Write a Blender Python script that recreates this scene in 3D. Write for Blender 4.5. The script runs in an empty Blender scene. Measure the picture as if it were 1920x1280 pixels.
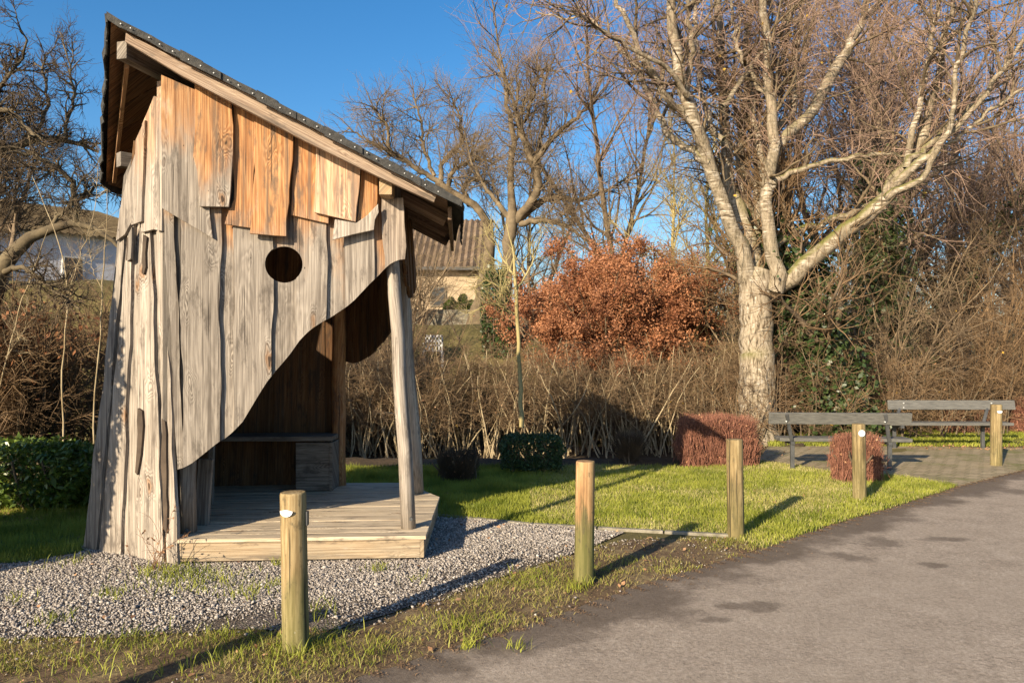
import bpy, math, random
import numpy as np
from mathutils import Vector, Matrix

# ------------------------------------------------------------------ camera, sky, sun, exposure
SC = bpy.context.scene
COL = SC.collection
F = 1493.33                      # focal length in photo pixels (28 mm on a 36 mm frame)
HZ = 656.0                       # row of the horizon in the photo
CH = 1.59                        # eye height
cam_d = bpy.data.cameras.new("camera")
cam = bpy.data.objects.new("camera", cam_d); COL.objects.link(cam)
cam.location = (0, 0, CH); cam.rotation_euler = (math.pi/2, 0, 0)
cam_d.sensor_width = 36; cam_d.lens = 28.0
cam_d.shift_y = (HZ-640)/1920.0
cam_d.clip_start = 0.05; cam_d.clip_end = 3000
SC.camera = cam

AZ = math.radians(33.8); EL = math.radians(21.3)
W_ = bpy.data.worlds.new("World"); SC.world = W_; W_.use_nodes = True
wn = W_.node_tree.nodes; wl = W_.node_tree.links
bg = wn['Background']
sky = wn.new('ShaderNodeTexSky'); sky.sky_type = 'NISHITA'; sky.sun_disc = False
sky.sun_elevation = EL; sky.sun_rotation = math.atan2(-math.sin(AZ), -math.cos(AZ))
sky.altitude = 200; sky.air_density = 1.0; sky.dust_density = 1.0; sky.ozone_density = 3.0
hs = wn.new('ShaderNodeHueSaturation'); hs.inputs['Saturation'].default_value = 1.3
wl.new(sky.outputs[0], hs.inputs['Color']); wl.new(hs.outputs[0], bg.inputs[0])
bg.inputs[1].default_value = 0.095
sd = bpy.data.lights.new("sun", 'SUN'); sun = bpy.data.objects.new("sun", sd); COL.objects.link(sun)
sd.energy = 5.0; sd.angle = math.radians(0.5); sd.color = (1.0, 0.84, 0.61)
sdir = Vector((math.sin(AZ)*math.cos(EL), math.cos(AZ)*math.cos(EL), -math.sin(EL)))
sun.rotation_euler = sdir.to_track_quat('-Z', 'Y').to_euler()
SC.view_settings.view_transform = 'Standard'; SC.view_settings.look = 'None'
SC.view_settings.gamma = 1; SC.view_settings.exposure = 0.93
SC.render.engine = 'CYCLES'
SC.cycles.max_bounces = 5; SC.cycles.diffuse_bounces = 3; SC.cycles.glossy_bounces = 2
SC.cycles.transmission_bounces = 2; SC.cycles.transparent_max_bounces = 4
SC.cycles.use_denoising = True
try: SC.cycles.denoiser = 'OPENIMAGEDENOISE'
except Exception: pass

# ------------------------------------------------------------------ pixel -> place helpers
def P(px, py, Y): return np.array([(px-960)/F*Y, Y, CH-(py-HZ)/F*Y])
def G(px, py, z=0.0):
    Y = (CH-z)*F/(py-HZ); return np.array([(px-960)/F*Y, Y, z])
def terrain(x, y):
    x = np.asarray(x, float); y = np.asarray(y, float)
    t = np.clip((y-16.6)/5.4, 0, 1); t = t*t*(3-2*t)
    lf = np.clip((-x-3)/8, 0, 1)
    rt = np.clip((x-4)/8, 0, 1)
    dip = 1.1*np.clip((y-11.3)/2.2, 0, 1)*np.clip((18-y)/1.5, 0, 1)*np.clip((4.6-x)/1.2, 0, 1)
    return t*(2.3+1.2*lf-1.0*rt) + np.clip((y-40)/160, 0, 1)*9 - .38*dip

# ------------------------------------------------------------------ tags
def tag(o, label=None, cat=None, group=None, kind=None):
    if label: o['label'] = label
    if cat: o['category'] = cat
    if group: o['group'] = group
    if kind: o['kind'] = kind
    return o
def empty(name, loc, label, cat, group=None, rz=0):
    o = bpy.data.objects.new(name, None); COL.objects.link(o)
    o.location = loc; o.rotation_euler = (0, 0, rz); o.empty_display_size = .2
    return tag(o, label, cat, group)
def put(o, parent):
    if parent is not None:
        o.parent = parent
        o.matrix_parent_inverse = (Matrix.Translation(parent.location) @ parent.rotation_euler.to_matrix().to_4x4()).inverted() if parent.type == 'EMPTY' else Matrix()
    return o

# ------------------------------------------------------------------ node helpers
def mat(name):
    m = bpy.data.materials.new(name); m.use_nodes = True
    nt = m.node_tree; b = nt.nodes['Principled BSDF']
    b.inputs['Roughness'].default_value = .85
    b.inputs['Specular IOR Level'].default_value = .25
    return m, nt, b
def N(nt, t, **kw):
    n = nt.nodes.new(t)
    for k, v in kw.items():
        if k.startswith('i_'):
            n.inputs[k[2:]].default_value = v
        else: setattr(n, k, v)
    return n
def L(nt, a, b): nt.links.new(a, b)
def coords(nt, scale=(1, 1, 1), kind='Object', off=None):
    tc = N(nt, 'ShaderNodeTexCoord'); mp = N(nt, 'ShaderNodeMapping')
    mp.inputs['Scale'].default_value = scale
    if off: mp.inputs['Location'].default_value = off
    L(nt, tc.outputs[kind], mp.inputs[0]); return mp.outputs[0]
def noise(nt, vec, s, d=4, r=.55, dist=0):
    n = N(nt, 'ShaderNodeTexNoise'); n.inputs['Scale'].default_value = s
    n.inputs['Detail'].default_value = d; n.inputs['Roughness'].default_value = r
    n.inputs['Distortion'].default_value = dist
    L(nt, vec, n.inputs['Vector']); return n.outputs['Fac']
def math_(nt, op, a, b=None, c=None, clamp=False):
    n = N(nt, 'ShaderNodeMath', operation=op); n.use_clamp = clamp
    for i, v in enumerate((a, b, c)):
        if v is None: continue
        if isinstance(v, (int, float)): n.inputs[i].default_value = v
        else: L(nt, v, n.inputs[i])
    return n.outputs[0]
def ramp(nt, fac, stops):
    n = N(nt, 'ShaderNodeValToRGB'); e = n.color_ramp.elements
    while len(e) < len(stops): e.new(.5)
    for k, (p, c) in enumerate(stops):
        e[k].position = p; e[k].color = (*c, 1) if len(c) == 3 else c
    L(nt, fac, n.inputs[0]); return n.outputs[0]
def maprange(nt, v, a, b, c=0, d=1):
    n = N(nt, 'ShaderNodeMapRange'); n.clamp = True
    n.interpolation_type = 'SMOOTHSTEP'
    L(nt, v, n.inputs[0])
    for i, x in enumerate((a, b, c, d)): n.inputs[i+1].default_value = x
    return n.outputs[0]
def mix(nt, fac, a, b, mode='MIX'):
    n = N(nt, 'ShaderNodeMix', data_type='RGBA', blend_type=mode)
    if isinstance(fac, (int, float)): n.inputs[0].default_value = fac
    else: L(nt, fac, n.inputs[0])
    for i, v in ((6, a), (7, b)):
        if isinstance(v, tuple): n.inputs[i].default_value = (*v, 1)
        else: L(nt, v, n.inputs[i])
    return n.outputs[2]
def bump(nt, b, h, st=.3, dist=.01):
    n = N(nt, 'ShaderNodeBump'); n.inputs['Strength'].default_value = st
    n.inputs['Distance'].default_value = dist
    L(nt, h, n.inputs['Height']); L(nt, n.outputs[0], b.inputs['Normal'])

# ------------------------------------------------------------------ materials
def plain(name, c1, c2, s=6, rough=.85, spec=.2, detail=4, bst=0, coordk='Object', scale=(1, 1, 1), transl=0):
    m, nt, b = mat(name)
    v = coords(nt, scale, coordk)
    f = noise(nt, v, s, detail)
    c = ramp(nt, f, [(.32, c1), (.68, c2)])
    L(nt, c, b.inputs['Base Color'])
    b.inputs['Roughness'].default_value = rough; b.inputs['Specular IOR Level'].default_value = spec
    if bst: bump(nt, b, noise(nt, v, s*4, 5), bst, .02)
    if transl:
        tr = N(nt, 'ShaderNodeBsdfTranslucent'); L(nt, c, tr.inputs[0])
        mx = N(nt, 'ShaderNodeMixShader'); mx.inputs[0].default_value = transl
        out = nt.nodes['Material Output']
        L(nt, b.outputs[0], mx.inputs[1]); L(nt, tr.outputs[0], mx.inputs[2]); L(nt, mx.outputs[0], out.inputs[0])
    return m

def wood(name, greyA, greyB, warmA, warmB, rough=.8):
    """weathered softwood; UV: u along the grain in metres, v across; attribute tone = (warm amount, height/5 where it starts, brightness)"""
    m, nt, b = mat(name)
    tc = N(nt, 'ShaderNodeTexCoord')
    at = N(nt, 'ShaderNodeAttribute'); at.attribute_name = 'tone'
    sp = N(nt, 'ShaderNodeSeparateColor'); L(nt, at.outputs['Color'], sp.inputs[0])
    uv = tc.outputs['UV']
    def mp(sx, sy, o=0):
        n = N(nt, 'ShaderNodeMapping'); n.inputs['Scale'].default_value = (sx, sy, 1); n.inputs['Location'].default_value = (o, o*.37, 0)
        L(nt, uv, n.inputs[0]); return n.outputs[0]
    # knots
    vo = N(nt, 'ShaderNodeTexVoronoi'); vo.inputs['Scale'].default_value = 1; vo.inputs['Randomness'].default_value = 1
    L(nt, mp(2.0, 4.4), vo.inputs['Vector'])
    wv = N(nt, 'ShaderNodeTexNoise'); wv.inputs['Scale'].default_value = 2.3; L(nt, mp(1.4, 6, 7), wv.inputs['Vector']); wa = N(nt, 'ShaderNodeVectorMath', operation='SCALE'); wa.inputs['Scale'].default_value = .55; L(nt, wv.outputs['Color'], wa.inputs[0]); wb = N(nt, 'ShaderNodeVectorMath', operation='ADD'); L(nt, mp(2.0, 4.4), wb.inputs[0]); L(nt, wa.outputs[0], wb.inputs[1]); L(nt, wb.outputs[0], vo.inputs['Vector'])
    kd = vo.outputs['Distance']
    kb = maprange(nt, kd, 0.0, .38, 1, 0)
    base = noise(nt, mp(.33, 3.6), 1.0, 2, .45, .15)
    v = math_(nt, 'ADD', base, math_(nt, 'MULTIPLY', kb, .15))
    rings = math_(nt, 'SINE', math_(nt, 'MULTIPLY', v, 190))
    rings = math_(nt, 'MULTIPLY_ADD', rings, .5, .5)
    fib = noise(nt, mp(2.5, 240), 1, 3, .6)
    fib2 = noise(nt, mp(1.1, 75), 1, 6, .7)
    big = noise(nt, mp(1.1, 2.6, 3.3), 1, 5, .65)
    blot = noise(nt, mp(2.6, 9, 9.1), 1, 6, .7)
    rings = math_(nt, 'MULTIPLY_ADD', math_(nt, 'SUBTRACT', rings, .5), math_(nt, 'MULTIPLY_ADD', kb, .9, .22), .5)
    g = math_(nt, 'MULTIPLY_ADD', rings, .17, math_(nt, 'MULTIPLY', fib, .36))
    g = math_(nt, 'ADD', g, math_(nt, 'MULTIPLY_ADD', fib2, .42, math_(nt, 'MULTIPLY', big, .12)))
    grey = ramp(nt, g, [(.38, tuple(x*.42 for x in greyA)), (.5, greyA), (.63, greyB)])
    warm = ramp(nt, g, [(.39, tuple(x*.42 for x in warmA)), (.5, warmA), (.64, warmB)])
    sx = N(nt, 'ShaderNodeSeparateXYZ'); L(nt, tc.outputs['Object'], sx.inputs[0])
    z = sx.outputs['Z']
    d = math_(nt, 'SUBTRACT', z, math_(nt, 'MULTIPLY', sp.outputs[1], 5))
    d = math_(nt, 'ADD', d, math_(nt, 'MULTIPLY', math_(nt, 'SUBTRACT', big, .5), 1.5))
    wf = math_(nt, 'MULTIPLY', maprange(nt, d, -.16, .30), sp.outputs[0])
    c = mix(nt, wf, grey, warm)
    # grey/black weather blotches and brown knots
    c = mix(nt, maprange(nt, blot, .52, .66, 0, .72), c, (.075, .062, .052)); c = mix(nt, maprange(nt, noise(nt, mp(.5, 14, 21), 1, 5, .7), .50, .66, 0, .7), c, (.09, .072, .058))
    c = mix(nt, maprange(nt, blot, .42, .25, 0, .35), c, (.55, .50, .44))
    vc = N(nt, 'ShaderNodeSeparateColor'); L(nt, vo.outputs['Color'], vc.inputs[0]); on = maprange(nt, vc.outputs[0], .50, .54)
    c = mix(nt, math_(nt, 'MULTIPLY', on, maprange(nt, kd, .16, .07, 0, .75)), c, (.20, .11, .055)); c = mix(nt, math_(nt, 'MULTIPLY', on, maprange(nt, kd, .065, .045, 0, .9)), c, (.03, .02, .014))
    c = mix(nt, math_(nt, 'MULTIPLY', on, math_(nt, 'MULTIPLY', maprange(nt, kd, .13, .15), maprange(nt, kd, .19, .165, 0, .6))), c, (.07, .045, .03))
    nh = N(nt, 'ShaderNodeTexVoronoi'); nh.inputs['Scale'].default_value = 1; L(nt, mp(4.2, 9.0, 3), nh.inputs['Vector'])
    c = mix(nt, maprange(nt, nh.outputs['Distance'], .045, .03, 0, .85), c, (.025, .02, .018))
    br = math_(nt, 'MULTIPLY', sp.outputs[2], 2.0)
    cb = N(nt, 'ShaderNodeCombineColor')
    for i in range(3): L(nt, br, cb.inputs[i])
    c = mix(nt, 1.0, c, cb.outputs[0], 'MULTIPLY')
    # cracks
    cr = noise(nt, mp(1.0, 60, 5), 1, 2, .5)
    ck = maprange(nt, cr, .68, .71, 0, .85)
    c = mix(nt, ck, c, (.03, .022, .018))
    L(nt, c, b.inputs['Base Color'])
    b.inputs['Roughness'].default_value = rough
    h = math_(nt, 'SUBTRACT', g, math_(nt, 'MULTIPLY', ck, 1.2))
    bump(nt, b, h, .55, .006)
    return m
M_wood = wood('weathered_wood', (.19, .162, .135), (.40, .35, .295), (.26, .115, .045), (.53, .31, .145))
M_deck = wood('deck_wood', (.30, .235, .16), (.52, .44, .32), (.40, .25, .12), (.6, .42, .25))

def bollard_mat():
    m, nt, b = mat('treated_pine')
    tc = N(nt, 'ShaderNodeTexCoord'); oi = N(nt, 'ShaderNodeObjectInfo')
    sc_ = N(nt, 'ShaderNodeSeparateColor'); L(nt, oi.outputs['Color'], sc_.inputs[0])
    rnd = math_(nt, 'MULTIPLY', oi.outputs['Random'], 31)
    cx = N(nt, 'ShaderNodeCombineXYZ'); L(nt, rnd, cx.inputs[0]); L(nt, rnd, cx.inputs[1])
    va = N(nt, 'ShaderNodeVectorMath', operation='ADD'); L(nt, tc.outputs['Object'], va.inputs[0]); L(nt, cx.outputs[0], va.inputs[1])
    def mp(sx, sz):
        n = N(nt, 'ShaderNodeMapping'); n.inputs['Scale'].default_value = (sx, sx, sz); L(nt, va.outputs[0], n.inputs[0]); return n.outputs[0]
    fib = noise(nt, mp(70, 3), 1, 4, .6); bigf = noise(nt, mp(9, 1.6), 1, 4, .6); fine = noise(nt, mp(30, 14), 1, 5, .7)
    g = math_(nt, 'MULTIPLY_ADD', fib, .5, math_(nt, 'MULTIPLY', bigf, .5))
    c = ramp(nt, g, [(.39, (.08, .06, .028)), (.5, (.21, .16, .075)), (.63, (.37, .295, .155))])
    warm = ramp(nt, g, [(.38, (.16, .085, .04)), (.5, (.36, .215, .10)), (.64, (.50, .34, .19))])
    sx = N(nt, 'ShaderNodeSeparateXYZ'); L(nt, tc.outputs['Object'], sx.inputs[0])
    zz = math_(nt, 'ADD', sx.outputs['Z'], math_(nt, 'MULTIPLY', math_(nt, 'SUBTRACT', bigf, .5), .9))
    c = mix(nt, math_(nt, 'MULTIPLY', maprange(nt, zz, .34, .46), sc_.outputs[0]), c, warm)
    alg = maprange(nt, zz, .55, .05, 0, .55)
    c = mix(nt, math_(nt, 'MULTIPLY', alg, sc_.outputs[1]), c, (.13, .14, .035))
    c = mix(nt, maprange(nt, sx.outputs['X'], .02, .07, 0, .35), c, (.09, .11, .025))
    c = mix(nt, maprange(nt, fine, .54, .68, 0, .6), c, (.07, .06, .035))
    low = maprange(nt, sx.outputs['Z'], .22, .02, 0, 1)
    sp = maprange(nt, fine, .66, .70, 0, .8)
    c = mix(nt, math_(nt, 'MULTIPLY', low, maprange(nt, fine, .36, .32, 0, .8)), c, (.5, .47, .4))
    cr = noise(nt, mp(26, .7), 1, 2, .5)
    ck = maprange(nt, cr, .64, .67, 0, .85)
    c = mix(nt, ck, c, (.03, .025, .015))
    L(nt, c, b.inputs['Base Color']); b.inputs['Roughness'].default_value = .75
    bump(nt, b, math_(nt, 'SUBTRACT', g, ck), .5, .006)
    return m
M_boll = bollard_mat()

M_twig_hedge = plain('hedge_twig_bark', (.10, .065, .038), (.27, .185, .105), 3)
M_stem_hedge = plain('hedge_stem_bark', (.22, .165, .09), (.48, .39, .25), 5)
M_twig_mauve = plain('mauve_twig', (.17, .115, .085), (.34, .235, .18), 1.2)
M_twig_dark = plain('apple_bark', (.05, .038, .026), (.16, .125, .075), 5, bst=.4)
M_twig_dk2 = plain('apple_twig', (.06, .042, .028), (.13, .095, .06), 5)
M_twig_purple = plain('purple_twig', (.22, .145, .11), (.42, .29, .215), 1.2)
M_twig_tan = plain('tan_twig', (.12, .085, .055), (.27, .20, .125), 1.2)
M_twig_olive = plain('olive_twig', (.26, .21, .09), (.46, .38, .18), 1.2)
M_twig_brown = plain('brown_twig', (.10, .065, .038), (.27, .175, .095), 1.2)
M_bark_tan = plain('tan_bark', (.075, .056, .036), (.215, .165, .105), 4, bst=.6)
M_bark_dk = plain('dark_bark', (.09, .065, .045), (.24, .18, .12), 4, bst=.6)
M_beech = plain('dry_beech_leaf', (.22, .082, .040), (.52, .245, .12), 2.2, .6, .3, transl=.25)
M_beech_dk = plain('dull_beech_leaf', (.17, .07, .035), (.36, .16, .07), 5, .6, .3, transl=.2)
M_yleaf = plain('yellow_leaf', (.65, .38, .04), (.8, .55, .10), 3, .6, .3, transl=.3)
M_barb = plain('barberry_twig', (.13, .055, .038), (.33, .15, .098), 14)
M_barb_leaf = plain('barberry_dry_leaf', (.42, .20, .10), (.62, .36, .20), 9)
M_everg = plain('laurel_leaf', (.05, .09, .012), (.15, .21, .03), 12, .38, .5, transl=.15)
M_box = plain('box_leaf', (.025, .05, .018), (.055, .09, .03), 12, .5, .3)
M_ivy = plain('ivy_leaf', (.02, .042, .012), (.06, .085, .025), 10, .4, .4)
M_core = plain('dark_shrub_inside', (.012, .014, .008), (.02, .02, .012), 5)
M_grass = plain('grass_blade', (.14, .175, .016), (.40, .41, .065), 2.2, .55, .3, transl=.3)
M_straw = plain('dry_grass_blade', (.34, .30, .10), (.55, .48, .22), 2, .7, .2, transl=.2)
M_moss = plain('moss_grass', (.17, .14, .045), (.36, .30, .12), 3, .8, .2, transl=.15)
M_litter = plain('fallen_leaf', (.22, .11, .055), (.45, .27, .15), 20, .7, .2)
M_crumb = plain('leaf_crumb', (.08, .05, .032), (.24, .155, .09), 30, .8)
M_concrete = plain('old_concrete', (.15, .135, .10), (.30, .27, .21), 12, .9, .2, 6, .6)
M_dry = plain('dry_weed_stem', (.16, .08, .05), (.3, .17, .1), 8)
M_white = plain('white_plastic', (.80, .80, .80), (.86, .86, .85), 5, .4, .5)
M_wpaint = plain('white_paint', (.72, .70, .66), (.82, .8, .76), 5, .6, .4)
M_steel = plain('dark_steel', (.045, .047, .048), (.09, .09, .09), 9, .6, .4)
M_benchp = plain('painted_grey_board', (.075, .073, .067), (.15, .145, .13), 4, .6, .4, 6, .25, scale=(2, 20, 20))
M_felt = plain('roofing_felt', (.035, .035, .034), (.075, .072, .066), 30, .9, .3, 6, .5)
M_nail = plain('galvanised_nail', (.5, .5, .48), (.6, .6, .58), 5, .4, .5)
M_brick = plain('red_brick', (.3, .14, .09), (.45, .24, .15), 20, .9, .2, 6, .4)
M_void = plain('dark_timber_backing', (.06, .045, .035), (.10, .075, .055), 8)

def ground_mat(name, cols, s1=1.2, s2=18, bs=.5, bd=.02):
    m, nt, b = mat(name)
    v = coords(nt)
    f = math_(nt, 'MULTIPLY_ADD', noise(nt, v, s1, 5, .65), .55, math_(nt, 'MULTIPLY', noise(nt, v, s2, 6, .7), .45))
    L(nt, ramp(nt, f, cols), b.inputs['Base Color'])
    b.inputs['Roughness'].default_value = .95
    bump(nt, b, noise(nt, v, s2*2, 6, .7), bs, bd)
    return m
M_soil = ground_mat('soil_and_leaf_litter', [(.36, (.03, .022, .014)), (.5, (.065, .045, .026)), (.66, (.14, .09, .05))])
M_ground = ground_mat('rough_ground', [(.36, (.06, .05, .02)), (.5, (.12, .10, .035)), (.66, (.20, .165, .065))], .5)
M_lawn = ground_mat('lawn_soil', [(.36, (.07, .09, .02)), (.5, (.13, .16, .03)), (.64, (.24, .22, .08))])
M_verge = ground_mat('mossy_verge', [(.36, (.07, .042, .025)), (.5, (.15, .10, .055)), (.62, (.26, .20, .10))], 2.6)

def gravel_mats():
    m, nt, b = mat('gravel_bed')
    v = coords(nt)
    vo = N(nt, 'ShaderNodeTexVoronoi'); vo.inputs['Scale'].default_value = 70; L(nt, v, vo.inputs['Vector'])
    c = ramp(nt, vo.outputs['Distance'], [(0, (.28, .24, .20)), (.35, (.18, .15, .125)), (.7, (.06, .047, .036))])
    c = mix(nt, maprange(nt, noise(nt, v, 1.3, 5, .6), .5, .66, 0, .85), c, (.10, .075, .05))
    L(nt, c, b.inputs['Base Color']); bump(nt, b, math_(nt, 'SUBTRACT', 1.0, vo.outputs['Distance']), .8, .012)
    m2, nt, b = mat('gravel_stone')
    at = N(nt, 'ShaderNodeAttribute'); at.attribute_name = 'tone'
    sp = N(nt, 'ShaderNodeSeparateColor'); L(nt, at.outputs['Color'], sp.inputs[0])
    c = ramp(nt, sp.outputs[0], [(0, (.11, .09, .075)), (.4, (.27, .235, .205)), (.8, (.43, .385, .34)), (1, (.62, .57, .51))])
    L(nt, c, b.inputs['Base Color']); b.inputs['Roughness'].default_value = .8
    return m, m2
M_gbed, M_stone = gravel_mats()

def asphalt():
    m, nt, b = mat('asphalt')
    v = coords(nt)
    uvn = N(nt, 'ShaderNodeTexCoord'); s = N(nt, 'ShaderNodeSeparateXYZ'); L(nt, uvn.outputs['UV'], s.inputs[0])
    d = s.outputs['Y']
    big = noise(nt, v, .9, 5, .6); med = noise(nt, v, 4, 5, .6); fine = noise(nt, v, 42, 5, .85)
    agg = N(nt, 'ShaderNodeTexVoronoi'); agg.inputs['Scale'].default_value = 38; L(nt, v, agg.inputs['Vector'])
    c = ramp(nt, math_(nt, 'MULTIPLY_ADD', fine, .78, math_(nt, 'MULTIPLY', med, .22)), [(.36, (.20, .158, .12)), (.52, (.36, .295, .23)), (.68, (.54, .45, .36))])
    c = mix(nt, maprange(nt, big, .35, .65, 0, .3), c, (.36, .295, .23))
    wob = math_(nt, 'MULTIPLY', math_(nt, 'SUBTRACT', noise(nt, v, 1.6, 6, .6), .5), 1.5)
    w = maprange(nt, math_(nt, 'ADD', d, wob), .50, .16, 0, 1)
    spots = None
    for (px, py, rx, ry) in ((1600, 1045, .20, .17), (1640, 1018, .25, .22), (1770, 1012, .26, .10), (1747, 1061, .08, .07), (1400, 1137, .20, .11), (1020, 1205, .25, .2), (1210, 1150, .3, .14), (1345, 1165, .13, .07), (1905, 922, .3, .25)):
        g = G(px, py)
        mp = N(nt, 'ShaderNodeMapping'); mp.inputs['Scale'].default_value = (1/rx, 1/ry, 0); mp.inputs['Location'].default_value = (-g[0]/rx, -g[1]/ry, 0)
        L(nt, v, mp.inputs[0])
        ln = N(nt, 'ShaderNodeVectorMath', operation='LENGTH'); L(nt, mp.outputs[0], ln.inputs[0])
        q = math_(nt, 'ADD', ln.outputs['Value'], math_(nt, 'MULTIPLY', math_(nt, 'SUBTRACT', noise(nt, v, 4, 6, .7), .5), 3.6))
        q = maprange(nt, q, 1.15, .35, 0, .75)
        spots = q if spots is None else math_(nt, 'MAXIMUM', spots, q)
    w = math_(nt, 'MAXIMUM', w, spots)
    c = mix(nt, math_(nt, 'MULTIPLY', w, .70), c, (.075, .056, .042))
    c = mix(nt, maprange(nt, agg.outputs['Distance'], .10, .05, 0, .6), c, (.5, .45, .38))
    L(nt, c, b.inputs['Base Color'])
    L(nt, maprange(nt, w, 0, 1, .95, .7), b.inputs['Roughness']); b.inputs['Specular IOR Level'].default_value = .12
    bump(nt, b, fine, .8, .010)
    return m
M_road = asphalt()

def paving():
    m, nt, b = mat('block_paving')
    v = coords(nt); mp = N(nt, 'ShaderNodeMapping'); mp.inputs['Rotation'].default_value = (0, 0, math.radians(-14)); L(nt, v, mp.inputs[0])
    br = N(nt, 'ShaderNodeTexBrick'); br.inputs['Scale'].default_value = 1; br.inputs['Brick Width'].default_value = .21; br.inputs['Row Height'].default_value = .105
    br.inputs['Mortar Size'].default_value = .009; br.inputs['Mortar Smooth'].default_value = .3
    br.inputs['Color1'].default_value = (.30, .24, .155, 1); br.inputs['Color2'].default_value = (.40, .32, .21, 1); br.inputs['Mortar'].default_value = (.09, .085, .03, 1)
    L(nt, mp.outputs[0], br.inputs['Vector'])
    n1 = noise(nt, v, 1.4, 5, .65)
    c = mix(nt, maprange(nt, n1, .48, .66, 0, .7), br.outputs['Color'], (.14, .15, .04))
    c = mix(nt, maprange(nt, noise(nt, v, 14, 5, .7), .5, .7, 0, .5), c, (.12, .09, .05))
    L(nt, c, b.inputs['Base Color']); bump(nt, b, math_(nt, 'SUBTRACT', 1.0, br.outputs['Fac']), .7, .012)
    return m
M_pave = paving()

def birch_bark(moss=.5):
    m, nt, b = mat('birch_bark')
    v = coords(nt); 
    lent = noise(nt, coords(nt, (5, 5, 34)), 1, 4, .65)
    patch = noise(nt, v, 3.2, 6, .65); fine = noise(nt, v, 40, 4, .7); mo = noise(nt, v, 1.7, 5, .6)
    rough_ = noise(nt, coords(nt, (22, 22, 4.5)), 1, 6, .7, .5)
    c = ramp(nt, lent, [(.40, (.10, .075, .05)), (.50, (.34, .28, .20)), (.64, (.62, .55, .45))])
    c = mix(nt, maprange(nt, patch, .38, .54, 0, .92), c, ramp(nt, rough_, [(.35, (.10, .08, .05)), (.65, (.38, .31, .22))]))
    # the lower trunk is cracked, not papery
    sx = N(nt, 'ShaderNodeSeparateXYZ'); L(nt, v, sx.inputs[0])
    low = maprange(nt, sx.outputs['Z'], 3.3, 2.3, 0, 1)
    cr = ramp(nt, rough_, [(.38, (.08, .06, .04)), (.47, (.28, .225, .155)), (.62, (.44, .37, .28))])
    cr = mix(nt, maprange(nt, noise(nt, coords(nt, (14, 14, 9)), 1, 3, .5), .62, .68, 0, .6), cr, (.60, .55, .47))
    c = mix(nt, low, c, cr)
    ge = N(nt, 'ShaderNodeNewGeometry'); sn = N(nt, 'ShaderNodeSeparateXYZ'); L(nt, ge.outputs['Normal'], sn.inputs[0])
    up = maprange(nt, sn.outputs['Z'], .05, .6, 0, 1)
    mz = maprange(nt, sx.outputs['Z'], 7, 3, 0, 1)
    mf = math_(nt, 'MULTIPLY', math_(nt, 'MULTIPLY', up, mz), maprange(nt, mo, .38, .50, 0, .95))
    c = mix(nt, mf, c, (.13, .13, .025))
    L(nt, c, b.inputs['Base Color'])
    bump(nt, b, math_(nt, 'MULTIPLY_ADD', rough_, 1.0, math_(nt, 'MULTIPLY', fine, .3)), .8, .03)
    return m
M_birch = birch_bark()

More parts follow.
